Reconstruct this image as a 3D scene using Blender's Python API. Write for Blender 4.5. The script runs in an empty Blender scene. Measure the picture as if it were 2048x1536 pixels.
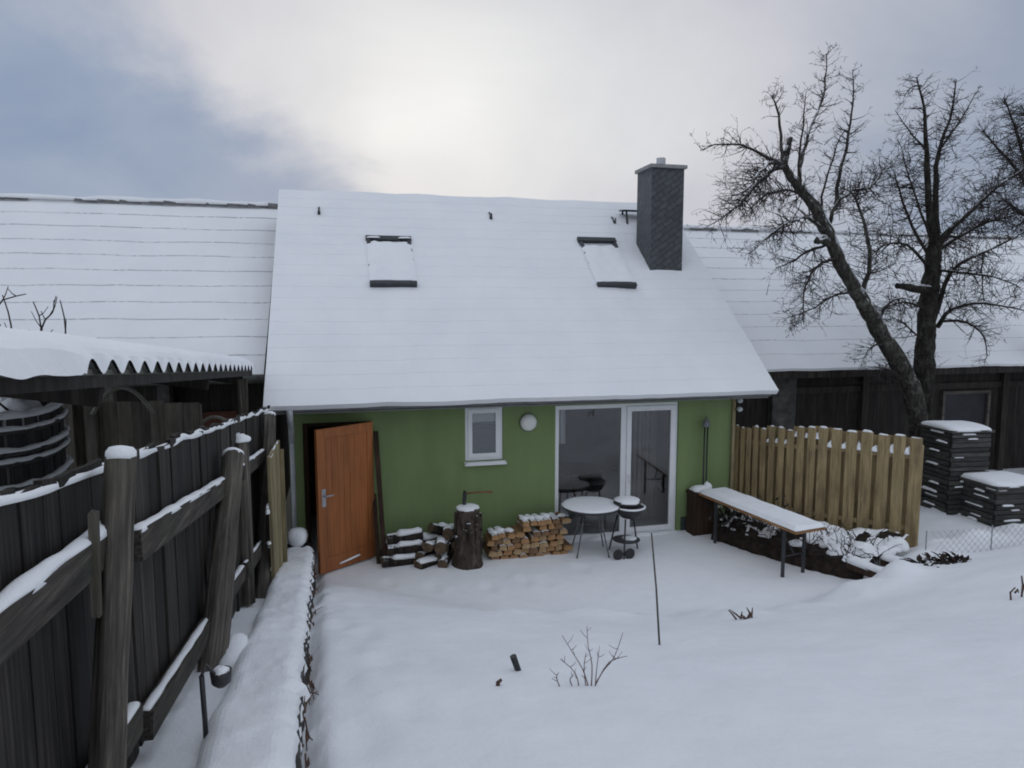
import bpy, math, random
from mathutils import Vector, noise as mn

random.seed(7)
scene = bpy.context.scene
COL = scene.collection

# ------------------------------------------------------------------ camera model (also used to survey real points)
FPX, EYE = 1400.0, 3.6
YAW, PIT = math.radians(13.8), math.atan(152 / 1400)
_cy, _sy, _cp, _sp = math.cos(YAW), math.sin(YAW), math.cos(PIT), math.sin(PIT)
_F = (_sy * _cp, _cy * _cp, -_sp)
_U = (_sy * _sp, _cy * _sp, _cp)
_R = (_cy, -_sy, 0)


def ray(u, v):
    a = (u - 1024) / FPX
    b = -(v - 768) / FPX
    return [_F[i] + a * _R[i] + b * _U[i] for i in range(3)]


def at_y(u, v, Y):
    d = ray(u, v); t = Y / d[1]
    return Vector((d[0] * t, Y, EYE + d[2] * t))


def at_z(u, v, Z):
    d = ray(u, v); t = (Z - EYE) / d[2]
    return Vector((d[0] * t, d[1] * t, Z))


def at_x(u, v, X):
    d = ray(u, v); t = X / d[0]
    return Vector((X, d[1] * t, EYE + d[2] * t))


def at_plane(u, v, p0, n):
    d = Vector(ray(u, v)); o = Vector((0, 0, EYE))
    t = (Vector(p0) - o).dot(Vector(n)) / d.dot(Vector(n))
    return o + d * t


def nz(x, y=0.0, z=0.0):
    return mn.noise(Vector((x, y, z)))


def fbm(x, y, z=0.0, o=4):
    s, a = 0.0, 1.0
    for i in range(o):
        s += a * nz(x, y, z); x, y, z, a = x * 2.03 + 3.1, y * 2.03 + 1.7, z * 2.03, a * 0.5
    return s


# ------------------------------------------------------------------ mesh builder
WLOC = {}


class MB:
    def __init__(self):
        self.v, self.f, self.m, self.s = [], [], [], []

    def quad(self, a, b, c, d, mi=0, sm=False):
        i = len(self.v); self.v += [tuple(a), tuple(b), tuple(c), tuple(d)]
        self.f.append((i, i + 1, i + 2, i + 3)); self.m.append(mi); self.s.append(sm)

    def poly(self, pts, mi=0, sm=False):
        i = len(self.v); self.v += [tuple(p) for p in pts]
        self.f.append(tuple(range(i, i + len(pts)))); self.m.append(mi); self.s.append(sm)

    def hexa(self, p, mi=0):
        # p: 8 corners, bottom 0-3 counter-clockwise, top 4-7
        i = len(self.v); self.v += [tuple(q) for q in p]
        for f in ((3, 2, 1, 0), (4, 5, 6, 7), (0, 1, 5, 4), (1, 2, 6, 5), (2, 3, 7, 6), (3, 0, 4, 7)):
            self.f.append(tuple(i + k for k in f)); self.m.append(mi); self.s.append(False)

    def box(self, x0, x1, y0, y1, z0, z1, mi=0):
        self.hexa([(x0, y0, z0), (x1, y0, z0), (x1, y1, z0), (x0, y1, z0),
                   (x0, y0, z1), (x1, y0, z1), (x1, y1, z1), (x0, y1, z1)], mi)

    def beam(self, a, b, w, h, up=(0, 0, 1), mi=0, jit=0.0):
        # box along a->b, w across, h along 'up'
        a, b = Vector(a), Vector(b); d = (b - a).normalized()
        s = d.cross(Vector(up)).normalized(); t = s.cross(d).normalized()
        pts = []
        for c in (a, b):
            for (q, r) in ((-1, -1), (1, -1), (1, 1), (-1, 1)):
                p = c + s * (q * w / 2) + t * (r * h / 2)
                if jit:
                    p += Vector((random.uniform(-jit, jit), random.uniform(-jit, jit), random.uniform(-jit, jit)))
                pts.append(p)
        i = len(self.v); self.v += [tuple(p) for p in pts]
        for f in ((0, 1, 2, 3), (7, 6, 5, 4), (0, 4, 5, 1), (1, 5, 6, 2), (2, 6, 7, 3), (3, 7, 4, 0)):
            self.f.append(tuple(i + k for k in f)); self.m.append(mi); self.s.append(False)

    def tube(self, path, rad, n=8, mi=0, caps=True, rough=0.0, smooth=True, grain=None):
        path = [Vector(p) for p in path]
        if not isinstance(rad, (list, tuple)):
            rad = [rad] * len(path)
        L = len(path); base = len(self.v)
        t0 = (path[1] - path[0]).normalized()
        ref = Vector((0, 0, 1)) if abs(t0.z) < 0.9 else Vector((1, 0, 0))
        s = t0.cross(ref).normalized()
        for i in range(L):
            if i == 0: t = path[1] - path[0]
            elif i == L - 1: t = path[-1] - path[-2]
            else: t = path[i + 1] - path[i - 1]
            t.normalize()
            s = (s - t * s.dot(t))
            if s.length < 1e-6: s = t.orthogonal()
            s.normalize(); b = t.cross(s)
            for k in range(n):
                a = 2 * math.pi * k / n
                r = rad[i]
                if grain is not None: r *= 1 + rough * nz(k * 1.9 + grain * 7, path[i].z * .8, grain * 3)
                elif rough: r *= 1 + rough * nz(k * 1.7 + path[i].x * 3, path[i].z * 5, path[i].y * 4)
                self.v.append(tuple(path[i] + s * (math.cos(a) * r) + b * (math.sin(a) * r)))
        for i in range(L - 1):
            for k in range(n):
                k2 = (k + 1) % n
                self.f.append((base + i * n + k, base + i * n + k2, base + (i + 1) * n + k2, base + (i + 1) * n + k))
                self.m.append(mi); self.s.append(smooth)
        if caps:
            self.f.append(tuple(base + k for k in reversed(range(n)))); self.m.append(mi); self.s.append(False)
            self.f.append(tuple(base + (L - 1) * n + k for k in range(n))); self.m.append(mi); self.s.append(False)

    def lathe(self, c, prof, n=24, mi=0, rough=0.0, sm=True, axis='z', seed=0.0):
        # prof: (r, h) pairs; axis z or y (-y is outwards)
        c = Vector(c); base = len(self.v)
        for (r, h) in prof:
            for k in range(n):
                a = 2 * math.pi * k / n
                rr = r * (1 + rough * nz(math.cos(a) * 1.5 + seed, math.sin(a) * 1.5, h * 4 + seed))
                if axis == 'z': p = c + Vector((math.cos(a) * rr, math.sin(a) * rr, h))
                else: p = c + Vector((math.cos(a) * rr, -h, math.sin(a) * rr))
                self.v.append(tuple(p))
        for i in range(len(prof) - 1):
            for k in range(n):
                k2 = (k + 1) % n
                self.f.append((base + i * n + k, base + i * n + k2, base + (i + 1) * n + k2, base + (i + 1) * n + k))
                self.m.append(mi); self.s.append(sm)
        self.f.append(tuple(base + k for k in reversed(range(n)))); self.m.append(mi); self.s.append(False)
        self.f.append(tuple(base + (len(prof) - 1) * n + k for k in range(n))); self.m.append(mi); self.s.append(False)

    def ridge(self, path, width, height, n=7, mi=0, var=0.35, freq=4.0, side=(0, 0, 0), seed=0.0, step=0.04, gap=None, sink=0.012):
        """lumpy cushion of snow lying along a path (half-ellipse section, closed underneath)"""
        path = [Vector(p) for p in path]
        pts = []
        for a, b in zip(path[:-1], path[1:]):
            m = max(1, int((b - a).length / step))
            for i in range(m): pts.append(a.lerp(b, i / m))
        pts.append(path[-1])
        runs, cur = [], []
        for p in pts:
            if gap is not None and nz(p.x * freq * .6 + seed, p.y * freq * .6, p.z * freq * .6 + seed * 2) < gap:
                if len(cur) > 2: runs.append(cur)
                cur = []
            else: cur.append(p)
        if len(cur) > 2: runs.append(cur)
        for run in runs:
            L = len(run); base = len(self.v)
            for i, p in enumerate(run):
                t = (run[min(i + 1, L - 1)] - run[max(i - 1, 0)]).normalized()
                s = t.cross(Vector((0, 0, 1)))
                if s.length < 1e-5: s = Vector((1, 0, 0))
                s.normalize()
                e = min(1.0, (min(i, L - 1 - i) + 0.25) * step / (0.6 * height + 0.02))
                e = math.sqrt(max(0.02, 1 - (1 - e) ** 2))
                w = width * (1 + var * nz(p.x * freq + seed, p.y * freq, p.z * freq)) * (0.6 + .4 * e)
                h = height * (1 + var * 1.3 * nz(p.x * freq + 9 + seed, p.y * freq + 4, p.z * freq)) * e
                for k in range(n):
                    a = math.pi * k / (n - 1)
                    q = p + s * (-math.cos(a) * w / 2) + Vector((0, 0, math.sin(a) ** .7 * h - sink))
                    self.v.append(tuple(q))
            for i in range(L - 1):
                for k in range(n - 1):
                    self.f.append((base + i * n + k, base + (i + 1) * n + k, base + (i + 1) * n + k + 1, base + i * n + k + 1))
                    self.m.append(mi); self.s.append(True)
                self.f.append((base + i * n, base + i * n + n - 1, base + (i + 1) * n + n - 1, base + (i + 1) * n))
                self.m.append(mi); self.s.append(False)
            self.f.append(tuple(base + k for k in range(n))); self.m.append(mi); self.s.append(False)
            self.f.append(tuple(base + (L - 1) * n + k for k in reversed(range(n)))); self.m.append(mi); self.s.append(False)

    def blob(self, c, rx, ry, rz, mi=0, seed=0.0, rough=0.35, nu=12, nv=7, flat=True):
        """lump of snow: upper dome with a short skirt"""
        c = Vector(c); base = len(self.v)
        for j in range(nv):
            ph = (j / (nv - 1)) * math.pi / 2
            for k in range(nu):
                a = 2 * math.pi * k / nu
                q = 1 + rough * nz(math.cos(a) * 1.3 + seed, math.sin(a) * 1.3 + seed, ph + seed)
                rr = math.cos(ph)
                self.v.append((c.x + rx * rr * q * math.cos(a), c.y + ry * rr * q * math.sin(a), c.z + rz * math.sin(ph) * q))
        for j in range(nv - 1):
            for k in range(nu):
                k2 = (k + 1) % nu
                self.f.append((base + j * nu + k, base + j * nu + k2, base + (j + 1) * nu + k2, base + (j + 1) * nu + k))
                self.m.append(mi); self.s.append(True)
        self.f.append(tuple(base + k for k in reversed(range(nu)))); self.m.append(mi); self.s.append(False)

    def build(self, name, mat, parent=None):
        off = Vector((0, 0, 0))
        if parent is not None: off = WLOC.get(parent.name, Vector((0, 0, 0)))
        me = bpy.data.meshes.new(name)
        me.from_pydata([(x - off.x, y - off.y, z - off.z) for (x, y, z) in self.v], [], self.f)
        mats = mat if isinstance(mat, (list, tuple)) else [mat]
        for m in mats: me.materials.append(m)
        me.polygons.foreach_set('material_index', self.m)
        me.polygons.foreach_set('use_smooth', self.s)
        me.update()
        o = bpy.data.objects.new(name, me); COL.objects.link(o)
        if parent is not None:
            o.parent = parent; WLOC[o.name] = off
        return o


def tag(o, label=None, cat=None, group=None, kind=None):
    if label: o['label'] = label
    if cat: o['category'] = cat
    if group: o['group'] = group
    if kind: o['kind'] = kind
    return o


def thing(name, loc, label, cat, group=None):
    o = bpy.data.objects.new(name, None); COL.objects.link(o)
    o.location = loc; o.empty_display_size = 0.2
    WLOC[o.name] = Vector(loc)
    return tag(o, label, cat, group)


def solo(mb, name, mat, base, label, cat, group=None):
    """a thing that is one mesh, its origin at its base"""
    base = Vector(base)
    mb.v = [(x - base.x, y - base.y, z - base.z) for (x, y, z) in mb.v]
    o = mb.build(name, mat); o.location = base
    return tag(o, label, cat, group)


# ------------------------------------------------------------------ materials
def new_mat(name):
    m = bpy.data.materials.new(name); m.use_nodes = True
    nt = m.node_tree; b = nt.nodes['Principled BSDF']
    return m, nt, b


def N(nt, t, **kw):
    n = nt.nodes.new(t)
    for k, v in kw.items(): setattr(n, k, v)
    return n


def coords(nt, scale=(1, 1, 1), rot=(0, 0, 0), kind='Object'):
    tc = N(nt, 'ShaderNodeTexCoord'); mp = N(nt, 'ShaderNodeMapping')
    mp.inputs['Scale'].default_value = scale; mp.inputs['Rotation'].default_value = rot
    nt.links.new(tc.outputs[kind], mp.inputs['Vector'])
    return mp.outputs['Vector']


def noise(nt, vec, scale, detail=4, rough=.55, dist=0.0):
    n = N(nt, 'ShaderNodeTexNoise'); n.inputs['Scale'].default_value = scale
    n.inputs['Detail'].default_value = detail; n.inputs['Roughness'].default_value = rough
    n.inputs['Distortion'].default_value = dist
    nt.links.new(vec, n.inputs['Vector']); return n.outputs['Fac']


def ramp(nt, fac, stops):
    r = N(nt, 'ShaderNodeValToRGB'); e = r.color_ramp.elements
    while len(e) < len(stops): e.new(0.5)
    for i, (p, c) in enumerate(stops):
        e[i].position = p; e[i].color = (*c, 1) if len(c) == 3 else c
    nt.links.new(fac, r.inputs['Fac']); return r.outputs['Color']


def bump(nt, b, h, strength=.4, dist=.01):
    n = N(nt, 'ShaderNodeBump'); n.inputs['Strength'].default_value = strength
    n.inputs['Distance'].default_value = dist
    nt.links.new(h, n.inputs['Height']); nt.links.new(n.outputs['Normal'], b.inputs['Normal'])


def mixc(nt, fac, a, b, mode='MIX'):
    n = N(nt, 'ShaderNodeMix', data_type='RGBA', blend_type=mode)
    for s, val in ((n.inputs[0], fac), (n.inputs[6], a), (n.inputs[7], b)):
        if isinstance(val, (int, float)): s.default_value = val
        elif isinstance(val, tuple): s.default_value = (*val, 1)
        else: nt.links.new(val, s)
    return n.outputs[2]


def math_(nt, op, a, b=None, c=None):
    n = N(nt, 'ShaderNodeMath', operation=op)
    for s, val in zip(n.inputs, (a, b, c)):
        if val is None: continue
        if isinstance(val, (int, float)): s.default_value = val
        else: nt.links.new(val, s)
    return n.outputs[0]


def simple(name, stops, scale=8, stretch=(1, 1, 1), rough=.8, bstr=.3, bdist=.01, detail=5, dist=0.0, metal=0.0, spec=.3, kind='Object', bscale=None):
    m, nt, b = new_mat(name)
    v = coords(nt, stretch, kind=kind)
    f = noise(nt, v, scale, detail, .6, dist)
    nt.links.new(ramp(nt, f, stops), b.inputs['Base Color'])
    b.inputs['Roughness'].default_value = rough; b.inputs['Metallic'].default_value = metal
    b.inputs['Specular IOR Level'].default_value = spec
    if bstr:
        h = f if bscale is None else noise(nt, v, bscale, 5, .6)
        bump(nt, b, h, bstr, bdist)
    return m


def snow_mat(name, bstr=.25, lo=.86, hi=.92):
    m, nt, b = new_mat(name)
    v = coords(nt)
    f = noise(nt, v, 1.3, 5, .6)
    nt.links.new(ramp(nt, f, [(.3, (lo - .02, lo - .005, lo + .01)), (.7, (hi - .01, hi, hi + .01))]), b.inputs['Base Color'])
    b.inputs['Roughness'].default_value = .75; b.inputs['Specular IOR Level'].default_value = .15
    f1 = noise(nt, v, 7, 6, .62); f2 = noise(nt, v, 70, 3, .6)
    h = math_(nt, 'ADD', f1, math_(nt, 'MULTIPLY', f2, .12))
    bump(nt, b, h, bstr, .04)
    return m


SNOW = snow_mat('snow', .4)
SNOW_ROOF = snow_mat('roof snow', .12, .82, .87)


def wood_mat(name, c0, c1, c2, axis='z', fine=60, rough=.75, green=None, bstr=.5, spec=.25, streak=2.0, isl=.3):
    m, nt, b = new_mat(name)
    st = {'z': (1, 1, .03), 'y': (1, .05, 1), 'x': (.05, 1, 1)}[axis]
    v = coords(nt, st)
    f = noise(nt, v, fine, 5, .65, .1)
    g = noise(nt, coords(nt, {'z': (1, 1, .25), 'y': (1, .25, 1), 'x': (.25, 1, 1)}[axis]), streak * 4, 4, .6)
    col = ramp(nt, f, [(.28, c0), (.52, c1), (.8, c2)])
    col = mixc(nt, 1.0, col, ramp(nt, g, [(.3, (.55, .55, .56)), (.7, (1.2, 1.18, 1.15))]), 'MULTIPLY')
    if isl:
        gi = N(nt, 'ShaderNodeNewGeometry')
        col = mixc(nt, 1.0, col, ramp(nt, gi.outputs['Random Per Island'], [(0, (1 - isl,) * 3), (1, (1 + isl, 1 + isl * .95, 1 + isl * .88))]), 'MULTIPLY')
    if green:
        gf = noise(nt, coords(nt), 2.2, 5, .65)
        col = mixc(nt, ramp(nt, gf, [(.5, (0, 0, 0)), (.75, (.7, .7, .7))]), col, green)
    nt.links.new(col, b.inputs['Base Color'])
    b.inputs['Roughness'].default_value = rough; b.inputs['Specular IOR Level'].default_value = spec
    bump(nt, b, f, bstr, .006)
    return m


OLDWOOD = wood_mat('weathered fence wood', (.008, .0075, .007), (.031, .028, .025), (.1, .09, .08), green=(.027, .029, .021), isl=.55)
OLDPOST = wood_mat('weathered post wood', (.03, .027, .023), (.11, .098, .083), (.27, .245, .21), fine=48, green=(.08, .082, .055), bstr=.9)
OLDRAIL = wood_mat('weathered rail wood', (.016, .014, .012), (.06, .053, .046), (.15, .137, .12), axis='y', green=(.045, .05, .03))
DARKWOOD = wood_mat('dark barn boards', (.01, .009, .008), (.03, .026, .023), (.07, .062, .054), fine=25, isl=.2)
BINWOOD = wood_mat('grey green bin boards', (.035, .036, .034), (.07, .072, .067), (.125, .126, .12), axis='x', fine=45)
BINWOOD_V = wood_mat('grey bin staves', (.022, .023, .022), (.05, .052, .05), (.1, .1, .096), fine=40)
NEWWOOD = wood_mat('pressure treated pine', (.2, .145, .075), (.34, .26, .14), (.46, .37, .22), fine=45, rough=.65, green=(.27, .235, .125))
PALEWOOD = wood_mat('pale board', (.14, .12, .07), (.27, .23, .13), (.38, .33, .2), fine=40)
GREYBOARD = wood_mat('grey boards', (.13, .118, .1), (.22, .2, .17), (.32, .29, .25), fine=30)
DOORWOOD = wood_mat('orange varnished door wood', (.27, .094, .031), (.375, .132, .043), (.43, .162, .056), fine=34, rough=.45, bstr=.08, spec=.35, streak=.6, isl=.05)
BROWNWOOD = wood_mat('brown frame wood', (.022, .012, .008), (.05, .028, .018), (.09, .052, .034), fine=40)
BENCHWOOD = wood_mat('bench table wood', (.2, .1, .045), (.33, .18, .085), (.4, .24, .12), axis='y', fine=50, rough=.5)
STONE = simple('wall stone', [(.3, (.018, .018, .018)), (.5, (.055, .053, .05)), (.75, (.13, .125, .12))], 9, rough=.9, bstr=.8, bdist=.03)
SOIL = simple('wet soil', [(.3, (.008, .006, .005)), (.55, (.03, .021, .016)), (.8, (.07, .05, .038))], 14, rough=.9, bstr=1, bdist=.03)
DUSTED = simple('snow dusted tile edge', [(.3, (.42, .43, .45)), (.7, (.74, .75, .77))], 2.5, rough=.9, bstr=.2)
TILE = simple('dark roof tile', [(.3, (.09, .09, .092)), (.7, (.2, .197, .192))], 12, rough=.8)
ZINC = simple('zinc', [(.3, (.34, .35, .37)), (.7, (.46, .47, .49))], 6, rough=.45, metal=.15, bstr=.05, spec=.4)
BLACKMETAL = simple('black metal', [(.3, (.012, .012, .013)), (.7, (.03, .03, .032))], 20, rough=.45, bstr=.1, spec=.5)
DARKMETAL = simple('anthracite window metal', [(.3, (.022, .024, .028)), (.7, (.04, .043, .048))], 10, rough=.5, bstr=.05, spec=.5)
LEGMETAL = simple('painted grey tube', [(.3, (.1, .105, .11)), (.7, (.2, .205, .21))], 15, rough=.5, bstr=.05)
WHITEPVC = simple('white window plastic', [(.3, (.74, .75, .76)), (.7, (.82, .82, .82))], 5, rough=.35, bstr=.0, spec=.5)
WHITEPIPE = simple('pale grey pipe', [(.3, (.42, .44, .46)), (.7, (.56, .58, .6))], 5, rough=.45, bstr=.0)
LAMPGLASS = simple('opal lamp glass', [(.3, (.68, .7, .66)), (.7, (.78, .79, .75))], 3, rough=.25, bstr=.0, spec=.5)
CURTAIN = simple('curtain cloth', [(.3, (.55, .56, .58)), (.7, (.72, .72, .73))], 10, stretch=(6, 6, .4), rough=.95, bstr=.3)
BLIND = simple('grey blind', [(.3, (.2, .21, .24)), (.7, (.28, .29, .33))], 6, stretch=(.3, .3, 14), rough=.9, bstr=.3)
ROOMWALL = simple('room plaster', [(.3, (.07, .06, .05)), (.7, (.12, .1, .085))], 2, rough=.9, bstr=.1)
TERRACOTTA = simple('dark pot', [(.3, (.015, .016, .02)), (.7, (.04, .042, .05))], 8, rough=.5, bstr=.1)
BRICK = simple('old brick', [(.3, (.05, .022, .016)), (.7, (.14, .055, .035))], 9, rough=.9)
GREYPLASTER = simple('grey barn plaster', [(.3, (.04, .038, .036)), (.55, (.1, .095, .09)), (.75, (.17, .163, .152))], 5, rough=.95)
CEMENT = simple('fibre cement sheet', [(.3, (.09, .095, .085)), (.7, (.19, .19, .175))], 10, rough=.9)
MESHWIRE = simple('green grey wire', [(.3, (.2, .22, .23)), (.7, (.3, .32, .33))], 10, rough=.6, bstr=0)
STALK = simple('dry stalk', [(.3, (.05, .03, .022)), (.7, (.16, .1, .075))], 30, rough=.85)
ROPE = simple('hoop plastic', [(.3, (.2, .19, .16)), (.7, (.34, .32, .28))], 20, rough=.6)


def bark_mat(name, c0, c1, c2, snow_from, snow_to, scale=22, lichen=None):
    """bark with thin snow lying on upward faces (and blown on from one side)"""
    m, nt, b = new_mat(name)
    v = coords(nt, (1, 1, .35))
    f = noise(nt, v, scale, 6, .65, .5)
    col = ramp(nt, f, [(.3, c0), (.52, c1), (.75, c2)])
    if lichen:
        lf = noise(nt, coords(nt), 6, 5, .65)
        col = mixc(nt, ramp(nt, lf, [(.52, (0, 0, 0)), (.66, (.8, .8, .8))]), col, lichen)
    geo = N(nt, 'ShaderNodeNewGeometry'); sep = N(nt, 'ShaderNodeSeparateXYZ')
    nt.links.new(geo.outputs['True Normal'], sep.inputs[0])
    sn = math_(nt, 'ADD', sep.outputs['Z'], math_(nt, 'MULTIPLY', math_(nt, 'SUBTRACT', noise(nt, coords(nt), 9, 4, .6), .5), 1.1))
    mr = N(nt, 'ShaderNodeMapRange'); mr.inputs['From Min'].default_value = snow_from; mr.inputs['From Max'].default_value = snow_to
    nt.links.new(sn, mr.inputs['Value'])
    col = mixc(nt, mr.outputs['Result'], col, (.84, .86, .88))
    nt.links.new(col, b.inputs['Base Color'])
    b.inputs['Roughness'].default_value = .9; b.inputs['Specular IOR Level'].default_value = .15
    bump(nt, b, f, .8, .02)
    return m


BARK = bark_mat('pear bark', (.008, .007, .006), (.026, .023, .02), (.07, .064, .055), .6, .85, lichen=(.06, .063, .05))
BARK_SNOWY = bark_mat('leaning pear bark', (.012, .011, .01), (.045, .041, .036), (.12, .113, .1), .3, .62, lichen=(.13, .135, .11))
TWIG = simple('twig bark', [(.3, (.016, .013, .012)), (.7, (.05, .041, .037))], 14, rough=.9, bstr=0)
FIREBARK = bark_mat('firewood bark', (.008, .007, .006), (.03, .024, .02), (.075, .06, .048), .75, .9)
STUMPBARK = bark_mat('stump bark', (.02, .016, .013), (.065, .052, .042), (.15, .125, .1), .9, 1.0, scale=14)
CUT = simple('cut wood', [(.3, (.25, .16, .08)), (.55, (.4, .27, .145)), (.8, (.52, .37, .22))], 9, stretch=(1, .3, 1), rough=.8, bstr=.4)
CUTSIDE = simple('split wood side', [(.3, (.17, .095, .045)), (.7, (.36, .22, .11))], 16, stretch=(1, .15, 1), rough=.8, bstr=.4)
CUTDARK = simple('old cut wood', [(.3, (.05, .035, .022)), (.7, (.16, .11, .07))], 9, rough=.85)


def plaster_mat():
    m, nt, b = new_mat('green wall plaster')
    v = coords(nt)
    a = noise(nt, v, .9, 5, .6); s = noise(nt, coords(nt, (1, 1, .18)), 3.2, 5, .65)
    col = ramp(nt, a, [(.3, (.185, .25, .11)), (.7, (.21, .282, .127))])
    col = mixc(nt, 1.0, col, ramp(nt, s, [(.3, (.9, .9, .9)), (.65, (1.04, 1.04, 1.04))]), 'MULTIPLY')
    nt.links.new(col, b.inputs['Base Color'])
    b.inputs['Roughness'].default_value = .93; b.inputs['Specular IOR Level'].default_value = .15
    bump(nt, b, math_(nt, 'ADD', noise(nt, v, 130, 3, .6), math_(nt, 'MULTIPLY', a, .6)), .35, .004)
    return m


PLASTER = plaster_mat()
PLINTH = simple('dark plinth render', [(.3, (.035, .045, .042)), (.7, (.06, .072, .066))], 12, rough=.9)


def glass_mat(name, tint=(.9, .93, .93)):
    m, nt, b = new_mat(name)
    nt.nodes.remove(b)
    out = nt.nodes['Material Output']
    tr = N(nt, 'ShaderNodeBsdfTransparent'); tr.inputs['Color'].default_value = (*tint, 1)
    gl = N(nt, 'ShaderNodeBsdfGlossy'); gl.inputs['Roughness'].default_value = .0
    fr = N(nt, 'ShaderNodeFresnel'); fr.inputs['IOR'].default_value = 1.55
    k = math_(nt, 'MULTIPLY', fr.outputs[0], 3.0)      # two panes, four reflecting faces
    k = math_(nt, 'MINIMUM', k, 1.0)
    mx = N(nt, 'ShaderNodeMixShader')
    nt.links.new(k, mx.inputs[0]); nt.links.new(tr.outputs[0], mx.inputs[1]); nt.links.new(gl.outputs[0], mx.inputs[2])
    nt.links.new(mx.outputs[0], out.inputs['Surface'])
    return m


GLASS = glass_mat('double glazing')


def slate_mat():
    """slate cladding laid in slanting courses"""
    m, nt, b = new_mat('chimney slate')
    tc = N(nt, 'ShaderNodeTexCoord'); sep = N(nt, 'ShaderNodeSeparateXYZ'); cmb = N(nt, 'ShaderNodeCombineXYZ')
    nt.links.new(tc.outputs['Object'], sep.inputs[0])
    nt.links.new(math_(nt, 'SUBTRACT', sep.outputs['X'], sep.outputs['Y']), cmb.inputs['X'])
    nt.links.new(sep.outputs['Z'], cmb.inputs['Y'])
    mp = N(nt, 'ShaderNodeMapping'); mp.inputs['Rotation'].default_value = (0, 0, math.radians(-35))
    nt.links.new(cmb.outputs[0], mp.inputs['Vector'])
    br = N(nt, 'ShaderNodeTexBrick'); br.inputs['Scale'].default_value = 1.0
    br.inputs['Brick Width'].default_value = .2; br.inputs['Row Height'].default_value = .095
    br.inputs['Mortar Size'].default_value = .009; br.inputs['Mortar Smooth'].default_value = .2
    br.inputs['Color1'].default_value = (.058, .062, .068, 1); br.inputs['Color2'].default_value = (.078, .083, .09, 1)
    br.inputs['Mortar'].default_value = (.034, .037, .041, 1)
    nt.links.new(mp.outputs[0], br.inputs['Vector'])
    f = noise(nt, tc.outputs['Object'], 14, 5, .6)
    col = mixc(nt, 1.0, br.outputs['Color'], ramp(nt, f, [(.3, (.75, .75, .76)), (.7, (1.25, 1.25, 1.25))]), 'MULTIPLY')
    nt.links.new(col, b.inputs['Base Color']); b.inputs['Roughness'].default_value = .55
    inv = math_(nt, 'SUBTRACT', 1.0, br.outputs['Fac'])
    bump(nt, b, inv, .5, .01)
    return m


SLATE = slate_mat()

# ------------------------------------------------------------------ world, sun, camera
SUN_PIX = (770, 250)
sd = Vector(ray(*SUN_PIX)).normalized()
SUN_EL = math.asin(sd.z); SUN_AZ = math.atan2(sd.x, sd.y)          # azimuth from +Y towards +X


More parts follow.
